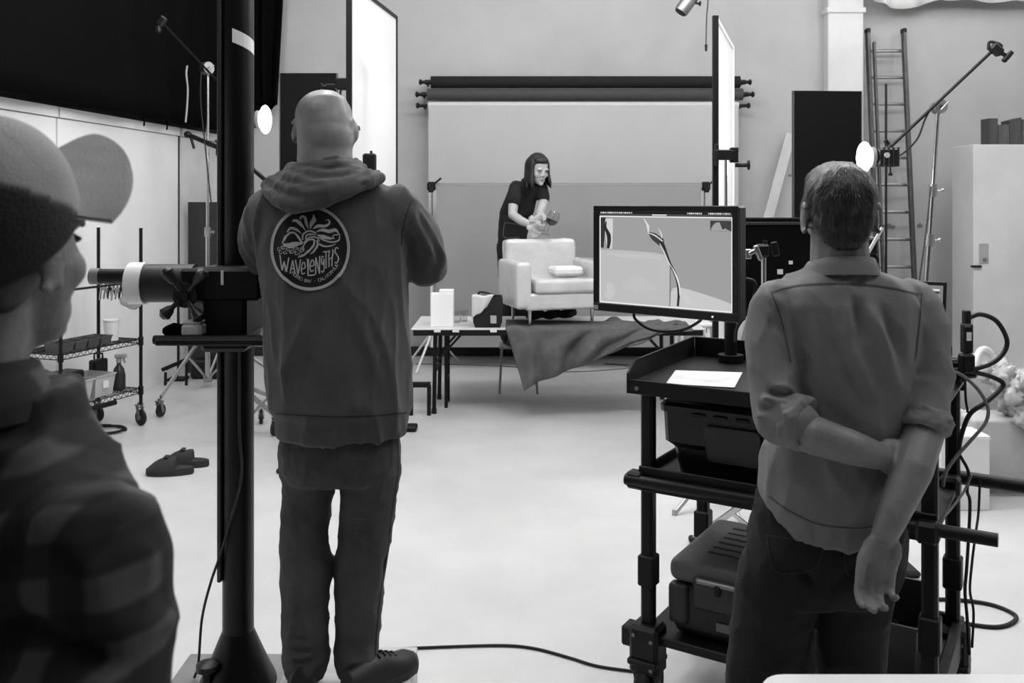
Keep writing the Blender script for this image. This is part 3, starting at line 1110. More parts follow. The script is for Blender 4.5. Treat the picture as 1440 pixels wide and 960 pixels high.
for s in (-1, 1):
    q = [bx(s * .09, 0) + Vector((0, 0, .84)), bx(s * .1, .02) + Vector((0, 0, .5)), bx(s * .1, -.01) + Vector((0, 0, .08))]
    m.limb(q, [.085, .06, .045])
fuse('body', m, mat('skin_coarse', 100, .55, var=12, vscale=26, bump=.15, bscale=150), root, .006, 4)  # darker skin tone with coarse mottling
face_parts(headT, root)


def plaid():
    m_ = mat('plaid_flannel', 30, .95, sheen=.0)
    nt = m_.node_tree
    b = nt.nodes['Principled BSDF']
    tc = nt.nodes.new('ShaderNodeTexCoord')
    mp = nt.nodes.new('ShaderNodeMapping')
    mp.inputs['Rotation'].default_value = (0, R(9), R(34))
    nt.links.new(tc.outputs['Object'], mp.inputs['Vector'])
    nz = nt.nodes.new('ShaderNodeTexNoise')
    nz.inputs['Scale'].default_value = 7
    nt.links.new(mp.outputs[0], nz.inputs['Vector'])
    vm = nt.nodes.new('ShaderNodeVectorMath')
    vm.operation = 'MULTIPLY_ADD'
    vm.inputs[1].default_value = (.03, .03, .03)
    nt.links.new(nz.outputs['Color'], vm.inputs[0])
    nt.links.new(mp.outputs[0], vm.inputs[2])
    sx = nt.nodes.new('ShaderNodeSeparateXYZ')
    nt.links.new(vm.outputs[0], sx.inputs[0])

    def band(src, freq):
        a = nt.nodes.new('ShaderNodeMath')
        a.operation = 'MULTIPLY'
        a.inputs[1].default_value = freq
        nt.links.new(src, a.inputs[0])
        s_ = nt.nodes.new('ShaderNodeMath')
        s_.operation = 'SINE'
        nt.links.new(a.outputs[0], s_.inputs[0])
        g = nt.nodes.new('ShaderNodeMapRange')
        g.inputs[1].default_value = -.3
        g.inputs[2].default_value = .3
        nt.links.new(s_.outputs[0], g.inputs[0])
        return g.outputs[0]
    xb, zb = band(sx.outputs[0], 2 * PI / .062), band(sx.outputs[2], 2 * PI / .062)
    ad = nt.nodes.new('ShaderNodeMath')
    ad.operation = 'ADD'
    nt.links.new(xb, ad.inputs[0])
    nt.links.new(zb, ad.inputs[1])
    cr_ = nt.nodes.new('ShaderNodeValToRGB')
    e = cr_.color_ramp.elements
    e[0].position, e[1].position = 0.0, 1.0
    lo, mi, hi = lin(8), lin(26), lin(66)
    e[0].color, e[1].color = (lo, lo, lo, 1), (hi, hi, hi, 1)
    k = e.new(.5)
    k.color = (mi, mi, mi, 1)
    hf = nt.nodes.new('ShaderNodeMath')
    hf.operation = 'MULTIPLY'
    hf.inputs[1].default_value = .5
    nt.links.new(ad.outputs[0], hf.inputs[0])
    nt.links.new(hf.outputs[0], cr_.inputs[0])
    nt.links.new(cr_.outputs[0], b.inputs['Base Color'])
    return m_


M_plaid = plaid()
m = MB()
tr = [(.80, .205, .14), (.95, .205, .135), (1.1, .21, .135), (1.20, .215, .135), (1.28, .21, .125), (1.34, .180, .112), (1.38, .132, .097), (1.42, .098, .085), (1.445, .085, .08)]
m.rings([(-.572, 1.03, z, a, b, R(-34)) for z, a, b in tr], 34)
for sh, el, wr in arms:
    m.limb([sh + Vector((0, 0, -.005)), (sh + el) / 2, el], [.076, .075, .07], 16)
    m.limb([el, (el + wr) / 2, wr], [.068, .058, .045], 16)
cre = []
for k in range(8):
    z = 1.26 - k * .06
    cre.append((bx(.18, -.09) + Vector((0, 0, z)), bx(.29, -.03) + Vector((0, 0, z - .04 + .05 * (k % 2))), .012, .008 * (1 if k % 2 else -1)))
for k in range(6):
    cre.append((bx(-.1 + .05 * k, -.14) + Vector((0, 0, 1.32)), bx(-.06 + .045 * k, -.14) + Vector((0, 0, 1.0)), .018, .008 * (1 if k % 2 else -1)))
pshirt = fuse('plaid_shirt', m, M_plaid, root, .01, 5, creaser(cre, .005, 6.0, (1, 1, 1), .008))
m = MB()
ringc = lambda z, a: [Vector((-.606 + a * math.cos(t), .992 + a * 1.05 * math.sin(t), z + .012 * math.cos(t + .7))) for t in [2 * PI * k / 32 for k in range(32)]]
m.loft([ringc(1.408, .108), ringc(1.438, .1), ringc(1.466, .088), ringc(1.469, .082), ringc(1.438, .086), ringc(1.408, .09)])
m.build('collar', M_plaid, pshirt, 50)
m = MB()
m.rings([(-.572, 1.03, z, a, b, R(-34)) for z, a, b in ((.98, .165, .11), (.88, .18, .12), (.8, .18, .12), (.76, .16, .1))], 28)
for s in (-1, 1):
    q = [bx(s * .09, 0) + Vector((0, 0, .8)), bx(s * .1, .02) + Vector((0, 0, .5)), bx(s * .1, -.01) + Vector((0, 0, .07))]
    m.limb(q, [.098, .08, .07], 16)
fuse('jeans', m, M_denimd, root, .012, 4, creaser([], .005, 8.0))
for s in (-1, 1):
    a = bx(s * .1, -.10)
    shoe(root, a, bx(s * .12, .19), M_sole, M_shoe, .048)
# stubble-dark hair at the back of the head
m = MB(headT)
m.ell((0, -.035, -.005), (.076, .073, .07), 22, 14)
fuse('hair', m, M_hairb, root, .007, 3, creaser([], .003, 30.0))
# two-tone cap
M_capf = mat('cap_twill', 122, .9, var=5, vscale=20, bump=.2, bscale=300)
M_capb = mat('cap_mesh', 12, .95, bump=.3, bscale=240)
capT = headT @ Matrix.Rotation(R(20), 4, 'X')
m1, m2 = MB(capT), MB(capT)


def crown(u, v):
    ph = 2 * PI * u
    th = lerp(.02, 1.0, v) * R(96 + 20 * (1 - math.cos(ph)) / 2)
    x = .089 * math.sin(th) * math.sin(ph)
    y = -.012 + .110 * math.sin(th) * math.cos(ph)
    z = .030 + .102 * math.cos(th) ** .85 if math.cos(th) > 0 else .030 + .102 * math.cos(th)
    if y > 0:
        z += .01 * (y / .1)
    return Vector((x, y, z))


NU, NV = 150, 56
for i in range(NU):
    for j in range(NV):
        q = [crown((i + a) / NU, (j + b) / NV) for a, b in ((0, 0), (1, 0), (1, 1), (0, 1))]
        c = sum(q, Vector()) / 4
        tgt = m2 if c.z < -.018 + (.085 - c.y) * .80 else m1
        tgt.add(q, [(0, 1, 2, 3)])
cap = None
for mm, nm, mt in ((m1, 'cap_crown', M_capf), (m2, 'cap_back', M_capb)):
    o = mm.build(nm, mt, root, 0)
    bm = bmesh.new()
    bm.from_mesh(o.data)
    bmesh.ops.remove_doubles(bm, verts=bm.verts, dist=.0001)
    bmesh.ops.recalc_face_normals(bm, faces=bm.faces)
    bm.to_mesh(o.data)
    bm.free()
    for p in o.data.polygons:
        p.use_smooth = True
    sd = o.modifiers.new('thick', 'SOLIDIFY')
    sd.thickness = .004
    sd.offset = 1
    cap = cap or o
m = MB(capT)


def brim(u, v, dz=0.0):
    a = lerp(-1.2, 1.2, u)
    ext = .104 * max(0.0, math.cos(a * 1.15)) ** .5 * v
    x = (.088 + ext * .25) * math.sin(a)
    y = -.012 + .108 * math.cos(a) + ext
    z = .050 - .055 * abs(math.sin(a)) ** 1.6 * (.55 + .6 * v) + .004 * v + dz
    return Vector((x, y, z))


nu, nv = 28, 10
top = [brim(i / nu, j / nv, .0025) for j in range(nv + 1) for i in range(nu + 1)]
bot = [brim(i / nu, j / nv, -.0025) for j in range(nv + 1) for i in range(nu + 1)]
w1, off_ = nu + 1, len(top)
fs = [(j * w1 + i, j * w1 + i + 1, (j + 1) * w1 + i + 1, (j + 1) * w1 + i) for j in range(nv) for i in range(nu)]
fs += [tuple(k + off_ for k in f[::-1]) for f in fs]
fs += [(nv * w1 + i, nv * w1 + i + 1, off_ + nv * w1 + i + 1, off_ + nv * w1 + i) for i in range(nu)]
fs += [(i + 1, i, off_ + i, off_ + i + 1) for i in range(nu)]
m.add(top + bot, fs)
m.build('cap_brim', M_capf, root, 60)
m = MB(capT)
m.ell((0, -.012, .136), (.008, .008, .005))
m.build('cap_button', M_capf, root)

# ------------------------------------------------------------------ woman leaning over the armchair
D4 = 7.95
S4 = F / D4
w_ = lambda px, py, dd=0.0: W(px, py, D4 + dd)
BOXZ = .40
root = thing('person', 'woman in black t-shirt with shoulder-length dark hair leaning over the armchair holding wine glass', 'person', (w_(726, 400).x, D4, BOXZ))
P_wom = root
m = MB()
headT = TM(w_(757, 238, -.12), Matrix.Rotation(R(-152), 3, 'Z') @ Matrix.Rotation(R(-20), 3, 'X')) @ Matrix.Diagonal((1.0, 1.0, 1.04, 1))
head_shape(m, headT, False)
m.limb([w_(755, 246, -.09), w_(746, 262, -.03)], [.05, .06])
m.limb([w_(724, 318, .03), w_(729, 292, .02), w_(738, 270, 0)], [.09, .085, .085], 18)
m.limb([w_(728, 262, -.06), w_(760, 262, 0)], [.06, .055])
aN = [w_(725, 264, -.10), w_(722, 286, -.16), w_(721, 302, -.20), w_(734, 311, -.32), w_(747, 316, -.40)]
aF = [w_(763, 264, -.02), w_(764, 284, -.10), w_(759, 301, -.16), w_(764, 308, -.30), w_(767, 312, -.40)]
m.limb(aN, [.050, .044, .040, .036, .027])
m.limb(aF, [.046, .042, .038, .034, .026])
hand_shape(m, TM(w_(747, 316, -.40), basis((.8, -.35, -.08), (0, .1, 1))), -1, (35, 45, 30), .95)
hand_shape(m, TM(w_(767, 312, -.40), basis((-.25, -.75, -.5), (.7, .5, 0))), 1, (35, 45, 30), .95)
for px_ in (715, 738):
    m.limb([w_(px_, 335, .02), w_(px_, 400, .03), w_(px_, 470, .04)], [.085, .055, .04])
body = fuse('body', m, M_skinf, root, .006, 4)
face_parts(headT, root, mat('lip_soft', 120, .5), .0028, .0022)
m = MB()
rows = [(725, 304, 23, .115, .03), (727, 296, 24, .118, .02), (732, 282, 23, .118, 0), (737, 270, 24, .12, -.01), (742, 261, 23, .105, -.02), (746, 254, 15, .085, -.03), (749, 249, 10, .07, -.05)]
m.rings([(w_(c, y).x, D4 + dd, w_(c, y).z, q / S4, hd, R(-18)) for c, y, q, hd, dd in rows], 28)
m.limb([w_(726, 263, -.09), w_(724, 274, -.13), w_(723, 281, -.15)], [.062, .066, .066], 14)
m.limb([w_(761, 263, -.02), w_(763, 272, -.06), w_(764, 278, -.08)], [.055, .058, .056], 14)
tee = fuse('t_shirt', m, mat('black_cotton', 17, .9), root, .010, 3, creaser(
    [(w_(740, 262, -.14), w_(735, 300, -.12), .02, -.012), (w_(748, 262, -.14), w_(752, 292, -.12), .02, .010), (w_(728, 285, -.14), w_(712, 300, -.1), .02, .008)], .006, 8.0))
m = MB()
m.rings([(w_(723, y).x, D4 + .03, w_(723, y).z, q / S4, hd, R(-18)) for y, q, hd in ((299, 19.5, .105), (312, 22, .118), (330, 23, .125), (346, 22, .12))], 26)
for px_ in (714, 737):
    m.limb([w_(px_, 345, .03), w_(px_, 400, .03), w_(px_, 471, .04)], [.098, .08, .07], 16)
wj = fuse('jeans', m, M_denimd, root, .012, 3, creaser([], .004, 9.0))
skj = Skin([wj])
m = MB()
skj.ribbon(m, [(710, 312), (709, 333), (730, 333)], .8, 6, .003)
skj.ribbon(m, [(710, 313), (729, 315)], .8, 6, .003)
m.build('pocket_stitching', mat('pocket_thread_light', 95, .8), wj)
for px_ in (715, 738):
    a = w_(px_, 480, .02)
    a.z = BOXZ + .001
    shoe(root, a + Vector((-.02, .09, 0)), a + Vector((.06, -.14, 0)), M_sole, M_shoe, .042)
# hair: crown volume plus hanging locks
m = MB(headT)
m.ell((0, -.026, .050), (.085, .098, .082), 24, 16)
m.ell((0, .02, .085), (.066, .06, .036), 18, 12)
m.ell((0, -.06, -.02), (.078, .05, .08), 20, 12)
hyaw = TM(headT.translation, Matrix.Rotation(R(-152), 3, 'Z'))
m2 = MB(hyaw)
for k in range(46):
    a = lerp(R(58), R(302), k / 45)
    rx, ry = .086, .100
    x, y = rx * math.sin(a), -.02 + ry * math.cos(a)
    flare = 1.12 + random.uniform(-.04, .1)
    zl = -.138 + random.uniform(-.03, .025)
    pts = [(x * .55, y * .55 - .01, .112), (x * .98, y * .98, .06), (x * 1.06, y * 1.06, -.03), (x * flare, y * flare + .012, -.10), (x * flare * 1.02 + random.uniform(-.015, .015), y * flare + .02, zl)]
    m2.limb(cr(pts, 4), [interp(q / 16, [0, .3, .8, 1], [.012, .016, .015, .005]) for q in range(17)], 7)
m.T = Matrix()
b0 = len(m.v)
m.v += m2.v
m.f += [tuple(i + b0 for i in f) for f in m2.f]
hair = fuse('hair', m, M_hairb, root, .0065, 1)

# ------------------------------------------------------------------ shared equipment builders
def caster(parent, p, r=.05, yaw=0.0, top=None):
    """swivel caster standing on floor point p"""
    p = Vector(p)
    d = Vector((math.cos(yaw), math.sin(yaw), 0))
    s = Vector((-d.y, d.x, 0))
    c = p + Vector((0, 0, r))
    top = top or 2 * r + .03
    m = MB()
    for k in (-1, 1):
        m.bar(c + s * k * .019, p + s * k * .019 - d * .02 + Vector((0, 0, top - .006)), .004, .03, d)
    m.box(p - d * .02 + Vector((0, 0, top - .006)), (.055, .05, .008), .003)
    m.cyl(p - d * .02 + Vector((0, 0, top - .006)), p - d * .02 + Vector((0, 0, top + .012)), .012)
    m.bar(p - d * .05 + Vector((0, 0, top - .03)), p + d * .03 + Vector((0, 0, top - .02)), .02, .006)
    cs = m.build('caster', M_zinc, parent)
    m = MB()
    m.lathe(c, [(r * .3, -.013), (r * .92, -.013), (r, -.008), (r, .008), (r * .92, .013), (r * .3, .013)], 22, basis(d, s))
    m.build('wheel', M_rubber, cs)
    m = MB()
    m.cyl(c - s * .022, c + s * .022, r * .33, n=14)
    m.build('hub', M_zinc, cs)


def knob(m, p, d, ln=.04, r=.012):
    """T-shaped tightening knob"""
    p, d = Vector(p), Vector(d).normalized()
    m.cyl(p, p + d * ln, r * .5, n=8)
    m.tube([p + d * ln, p + d * (ln + .008), p + d * (ln + .016)], [r, r * 1.25, r], 10)


def stand(t, base, top, legs, m_pole, r=(.017, .014, .012), col=(.45, .72), leg_z=.42, casters=True, cr_=.05, foot_z=.14, m_leg=None):
    """telescopic light stand with spread legs (list of floor points)"""
    base, top = Vector(base), Vector(top)
    m_leg = m_leg or m_pole
    bz = base + Vector((0, 0, .06 if casters else .05))
    q = [bz] + [base.lerp(top, k) for k in col] + [top]
    for i in range(3):
        MB().cyl(q[i], q[i + 1], r[i], n=14).build('pole', m_pole, t)
    for i in (1, 2):
        m = MB()
        d = (top - base).normalized()
        m.cyl(q[i] - d * .05, q[i] + d * .03, r[i - 1] * 1.55, n=14)
        knob(m, q[i] - d * .015, (1, -.3, .1), .05)
        m.build('collar', M_alu, t)
    hub = base + Vector((0, 0, leg_z))
    m = MB()
    m.cyl(hub - Vector((0, 0, .03)), hub + Vector((0, 0, .03)), r[0] * 1.8, n=16)
    m.cyl(base + Vector((0, 0, .05)), base + Vector((0, 0, .10)), r[0] * 1.7, n=16)
    m.build('leg_hub', M_alu, t)
    for e in legs:
        e = Vector(e)
        ez = e + Vector((0, 0, foot_z if casters else .012))
        MB().bar(hub, ez, .022, .03, bev=.004).build('leg', m_leg, t)
        mid = hub.lerp(ez, .45)
        MB().bar(base + Vector((0, 0, .075)), mid, .012, .016).build('leg_brace', m_leg, t)
        if casters:
            caster(t, e, cr_, random.uniform(0, 6))
        else:
            MB().box(e + Vector((0, 0, .015)), (.04, .04, .03), .008).build('rubber_foot', M_rubber, t)


def grip_head(m, p, d=(0, -1, 0), r=.035):
    p, d = Vector(p), Vector(d).normalized()
    m.cyl(p - d * .03, p - d * .004, r, n=18)
    m.cyl(p + d * .004, p + d * .03, r, n=18)
    m.cyl(p - d * .05, p + d * .06, r * .3, n=10)
    u = d.orthogonal().normalized()
    m.bar(p + d * .06 - u * .04, p + d * .06 + u * .04, .012, .012, bev=.003)


def cable(name, pts, r, material, label, group=None, n=8, cat='cable'):
    m = MB()
    P = cr(pts, n)
    m.tube(P, r, 8)
    return single(name, m, material, label, cat, group)


# ------------------------------------------------------------------ black drape above the left panels
path = [Vector((LW(y) + .12, y, 0)) for y in (2.2, 4.0, 6.0, 8.0, 8.9)] + [Vector((-2.93, 9.3, 0)), Vector((-2.7, 9.52, 0)), Vector((-2.3, 9.58, 0))]
PC = cr(path, 22)
m = MB()
nP = len(PC)
rowsz = 14
vs_ = []
for j in range(rowsz + 1):
    v = j / rowsz
    for i, p in enumerate(PC):
        u = i / (nP - 1)
        zb = 2.335 if u < .72 else lerp(2.335, 2.62, (u - .72) / .28)
        z = lerp(zb, ZC - .02, v)
        t = (PC[min(i + 1, nP - 1)] - PC[max(0, i - 1)]).normalized()
        n = Vector((t.y, -t.x, 0))
        amp = .03 + .03 * noise.noise(Vector((u * 9, 0, 1)))
        if u > .7:
            amp += .03
        wv = math.sin(u * 90 + 2.2 * noise.noise(Vector((u * 12, v * 1.5, 0)))) * amp * (1 - .3 * v)
        inw = Vector((-.12 * (1 - v), 0, 0)) * max(0, (u - .9) / .1)
        vs_.append(p + n * (wv + .03) + inw + Vector((0, 0, z + .012 * noise.noise(Vector((u * 30, 3, 0))) * (1 - v))))
fs_ = [(j * nP + i, j * nP + i + 1, (j + 1) * nP + i + 1, (j + 1) * nP + i) for j in range(rowsz) for i in range(nP - 1)]
m.add(vs_, fs_)
drape = thing('black_drape', 'wide black fabric drape hanging above the white wall panels', 'curtain', (-3.1, 6, 2.3))
o = m.build('drape_cloth', M_drape, drape, 0, recalc=False)
for p in o.data.polygons:
    p.use_smooth = True
sd = o.modifiers.new('thick', 'SOLIDIFY')
sd.thickness = .006
for px_, py_ in ((168, 164), (209, 172)):
    d_ = 6.06 + 2.44 * px_ / 237.0
    a = Vector((LW(d_) + .10, d_, 2.36))
    MB().tube(cr([a, a + Vector((.01, .01, -.05)), a + Vector((.0, .03, -.09))], 4), .008, 6).build('tie', M_drape, drape)
cable('white_string', [W(263, 93, 8.33), W(262, 105, 8.24), W(264, 125, 8.24), W(263, 150, 8.24), W(261, 172, 8.24)], .008, mat('cord_white', 170, .6),
      'thin white cord hanging against the black drape', cat='cord')

# ------------------------------------------------------------------ tall black camera column with cross arm
CD = 3.05
c_ = lambda px, py, dd=0.0: W(px, py, CD + dd)
cx = c_(335, 0).x
t = thing('camera_column', 'tall black studio camera column with horizontal arm, knob wheel and tray', 'camera stand', (cx, CD, 0))
M_col = mat('column_black', 6, .38, var=2, vscale=12, spec=.35)
MB().lathe((cx, CD, 0), [(.0505, .2), (.0505, ZC - .1)], 40).build('column', M_col, t)
MB().box((cx - .052, CD - .028, 2.35), (.014, .02, ZC - 1.0), .003).build('guide_rail', mat('rail_grey', 70, .4, metal=.6), t)
MB().lathe((cx, CD, 0), [(.125, .055), (.122, .07), (.085, .15), (.062, .205), (.0515, .23)], 40).build('base_cone', M_col, t)
MB().b2(cx - .23, cx + .17, CD - .25, CD + .2, .012, .056, .008).build('base_plate', mat('base_plate_grey', 120, .5, var=10, vscale=5), t)
m = MB()
kx = c_(303, 0).x
m.cyl((kx, CD - .08, .05), (kx, CD - .08, .13), .016)
m.lathe((kx, CD - .08, .13), [(.018, 0), (.036, .01), (.036, .028), (.02, .036)], 20)
m.build('brake_knob', M_blackp, t)
m = MB()
for k in range(7):
    a0 = R(-95 + k * 14)
    a1 = R(-95 + (k + 1) * 14)
    z0, z1 = c_(0, 52 + k * 2.2).z, c_(0, 52 + (k + 1) * 2.2).z
    rr0 = .0515
    m.add([Vector((cx + rr0 * math.cos(a0), CD + rr0 * math.sin(a0), z0 + .02)), Vector((cx + rr0 * math.cos(a1), CD + rr0 * math.sin(a1), z1 + .02)),
           Vector((cx + rr0 * math.cos(a1), CD + rr0 * math.sin(a1), z1 - .025)), Vector((cx + rr0 * math.cos(a0), CD + rr0 * math.sin(a0), z0 - .025))], [(0, 1, 2, 3)])
m.build('tape_label', M_tape, t, 0)
az = W(0, 398, CD - .085).z
fy = CD - .085
c0_ = c_
c_ = lambda px, py, dd=0.0: W(px, py, CD - .085 + dd)
m = MB()
m.b2(c_(288, 0).x, c_(352, 0).x, fy - .05, CD + .075, c_(0, 492).z, c_(0, 374).z, .012)
m.b2(c_(262, 0).x, c_(372, 0).x, fy - .06, fy + .03, c_(0, 420).z, c_(0, 376).z, .008)
m.build('carriage', M_black, t)
m = MB()
m.b2(c_(360, 0).x, c_(420, 0).x, fy - .04, fy + .05, c_(0, 418).z, c_(0, 384).z, .01)
m.build('arm_end', M_black, t)
MB().cyl((c_(186, 0).x, fy, az), (c_(275, 0).x, fy, az), .061, n=32).build('arm', mat('arm_black', 26, .5, var=4, vscale=15), t)
MB().cyl((c_(184, 0).x, fy, az), (c_(206, 0).x, fy, az), .067, n=32).build('arm_ring', M_white, t)
MB().cyl((c_(139, 0).x, fy, az + .022), (c_(182, 0).x, fy, az + .022), .024, n=24).build('arm_tip', M_black, t)
MB().cyl((c_(128, 0).x, fy, az + .022), (c_(141, 0).x, fy, az + .022), .026, n=24).build('arm_cap', mat('cap_grey', 120, .5), t)
# star knob with four levers
kc = Vector((c_(273, 0).x, fy - .085, c_(0, 412).z))
m = MB()
m.cyl(kc + Vector((0, .05, 0)), kc, .038, n=20)
m.cyl(kc, kc - Vector((0, .01, 0)), .012, n=14)
hub = m.build('knob_wheel', M_blackp, t)
for px_, py_ in ((250, 379), (247, 437), (300, 381), (294, 441)):
    e = Vector((c_(px_, 0).x, kc.y - .01, c_(0, py_).z))
    d_ = (e - kc).normalized()
    m = MB()
    m.tube([kc + d_ * .02, kc + d_ * .05, kc + d_ * .06, e, e + d_ * .012], [.008, .008, .015, .021, .01], 12)
    m.build('lever', M_blackp, hub)
MB().box((c_(321, 0).x, fy - .062, c_(0, 388).z), (.008, .004, .045)).build('white_mark', M_tape, t)
m = MB()
m.b2(c_(240, 0).x, c_(402, 0).x, CD - .22, CD + .06, c_(0, 477).z, c_(0, 468).z, .004)
m.tube([Vector((c_(236, 0).x, CD - .2, c_(0, 470).z)), Vector((c_(402, 0).x, CD - .2, c_(0, 470).z))], .014, 10)
m.build('tray', M_black, t)
TZ = c_(0, 468).z
m = MB()
P = [Vector((c_(x, 0).x, CD - .15, TZ + .016 + .006 * (i % 2))) for i, x in enumerate((246, 255, 265, 274))]
m.limb(P, [.016, .02, .022, .015], 12)
single('black_cloth', m, M_drape, 'folded black cloth lying on the column tray', 'cloth')
m = MB()
bxx = c_(284, 0).x
m.box((bxx, CD - .16, TZ + .022), (.062, .06, .04), .008)
m.box((bxx, CD - .16, TZ + .046), (.056, .054, .01), .004)
m.cyl((bxx + .01, CD - .16, TZ + .05), (bxx + .01, CD - .16, TZ + .075), .008)
single('plastic_jar', m, mat('milky_plastic', 190, .35, trans=.2), 'small translucent plastic jar standing on the column tray', 'jar')
c_ = c0_
cable('column_cable', [Vector((cx + .02, CD - .056, c_(0, y).z)) for y in (405, 440, 520, 600)] + [c_(340, 660, -.055), c_(333, 700, -.056), c_(313, 770, -.05), c_(296, 820, -.03), c_(284, 870, .0), Vector((c_(279, 0).x, CD, .12)), Vector((c_(279, 0).x - .02, CD + .02, .0625))],
      .0045, mat('cord_grey', 48, .6), 'thin black cord running down beside the camera column', cat='cord')

# low wooden box the man in the sweatshirt stands on
MB_ = MB()
px0, px1 = W(398, 933, 2.9).x, W(579, 933, 2.9).x
t = thing('wooden_box', 'low pale wooden box under the shoes of the man in sweatshirt', 'box', ((px0 + px1) / 2, 2.83, 0))
M_ply = mat('birch_plywood', 185, .55, var=10, vscale=4, stretch=(1, 6, 6))
MB_.b2(px0, px1, 2.58, 3.08, PZ - .018, PZ, .003).build('lid', M_ply, t)
for q in ((px0, px0 + .018, 2.58, 3.08), (px1 - .018, px1, 2.58, 3.08), (px0, px1, 2.58, 2.598), (px0, px1, 3.062, 3.08)):
    MB().b2(*q, 0, PZ - .018, .002).build('side_board', M_ply, t)

# ------------------------------------------------------------------ wire shelf trolley by the left wall
A, B = Vector((-2.71, 6.75, 0)), Vector((-2.95, 6.04, 0))
u_ = (A - B).normalized()
v_ = Vector((-u_.y, u_.x, 0))
RL, RW = (A - B).length, .385
T_r = TM(B, Matrix((u_, v_, Vector((0, 0, 1)))).transposed())      # local x along the rack, y towards the wall
t = thing('wire_shelf_trolley', 'black wire shelf trolley on casters against white panels', 'shelf trolley', B)
lw = lambda x, y, z: T_r @ Vector((x, y, z))
for x, y in ((0, 0), (RL, 0), (0, RW), (RL, RW)):
    MB().cyl(lw(x, y, .15), lw(x, y, 1.44), .0125, n=14).build('post', M_black, t)
    caster(t, lw(x, y, 0), .058, R(-35), .155)
for z in (.27, .63):
    m = MB()
    for zz in (0, -.032):
        for q in (((0, 0), (RL, 0)), ((0, RW), (RL, RW)), ((0, 0), (0, RW)), ((RL, 0), (RL, RW))):
            m.cyl(lw(*q[0], z + zz), lw(*q[1], z + zz), .0035, n=6)
    for y in (0, RW):
        n = 26
        m.tube([lw(RL * k / n, y, z - (.032 if k % 2 else 0)) for k in range(n + 1)], .0026, 5)
    for x in (0, RL):
        n = 14
        m.tube([lw(x, RW * k / n, z - (.032 if k % 2 else 0)) for k in range(n + 1)], .0026, 5)
    for k in range(1, 15):
        m.cyl(lw(0, RW * k / 15, z), lw(RL, RW * k / 15, z), .0025, n=5)
    for k in range(1, 5):
        m.cyl(lw(RL * k / 5, 0, z - .004), lw(RL * k / 5, RW, z - .004), .0025, n=5)
    m.build('wire_shelf', M_black, t)
    for x, y in ((0, 0), (RL, 0), (0, RW), (RL, RW)):
        MB().cyl(lw(x, y, z - .045), lw(x, y, z + .015), .019, n=12).build('shelf_collar', M_black, t)
MB().cyl(lw(RL, 0, 1.05), lw(RL, RW, 1.05), .008, n=8).build('hang_rod', M_black, t)
MB().cyl(lw(0, 0, 1.05), lw(RL, 0, 1.05), .008, n=8).build('hang_rod', M_black, t)
# spring clamps on the rod
for k in range(9):
    q = lw(RL, .055 + k * .035, 1.05)
    m = MB()
    for s in (-1, 1):
        e = q + Vector((.006 * s * u_.y, 0, 0)) + u_ * (.012 * s)
        m.bar(e + Vector((0, 0, .012)), e + Vector((0, 0, -.07)) + u_ * (.008 * s), .012, .008, (1, 0, 0), .002)
        m.bar(e + Vector((0, 0, -.07)) + u_ * (.008 * s), e + Vector((0, 0, -.125 - .01 * (k % 3))) + u_ * (.022 * s), .016, .011, (1, 0, 0), .003)
    m.cyl(q + u_ * -.02 + Vector((0, 0, -.062)), q + u_ * .02 + Vector((0, 0, -.062)), .012, n=10)
    single('spring_clamp', m, M_steel if k % 3 else M_blackp, ('steel' if k % 3 else 'black') + ' spring clamp hanging from the trolley rod', 'clamp', 'spring clamps on the trolley rod')
m = MB()
q = lw(RL, .05, .92)
m.ell(q + Vector((.01, -.12, .0)), (.075, .045, .05), 14, 9)
m.ell(q + Vector((.04, -.12, -.025)), (.05, .04, .04), 12, 8)
m.tube([q + Vector((0, -.12, .04)), lw(RL, .015, 1.06) + Vector((0, -.05, 0)), lw(RL, .015, 1.064)], .007, 8)
o = single('plastic_bag', m, mat('thin_plastic', 200, .25, trans=.5, alpha=.8), 'crumpled clear plastic bag hanging beside the spring clamps', 'bag')
for vv in o.data.vertices:
    vv.co += Vector((noise.noise(vv.co * 30), noise.noise(vv.co * 30 + Vector((5, 5, 5))), 0)) * .012


def open_bin(name, c, sx, sy, sz, mt, label, taper=.85, rotm=None, cat='bin', group=None, rim=.008, th=.004):
    """open-topped tapered box"""
    rotm = rotm or T_r.to_3x3()
    t = thing(name, label, cat, c, 0, group)

    def ring(k, z):
        return [Vector(c) + rotm @ Vector((sx / 2 * k * a - 0, sy / 2 * k * b, z)) for a, b in ((-1, -1), (1, -1), (1, 1), (-1, 1))]
    m = MB()
    kin = 1 - 2 * th / min(sx, sy)
    m.loft([ring(taper, 0), ring(1, sz), ring(kin, sz), ring(taper * kin, th)])
    m.build('bin_body', mt, t, 20)
    m = MB()
    m.loft([ring(1.0, sz - rim), ring(1.05, sz - rim), ring(1.05, sz), ring(kin, sz), ring(kin, sz - rim)], False)
    m.build('rim', mt, t, 20)
    return t


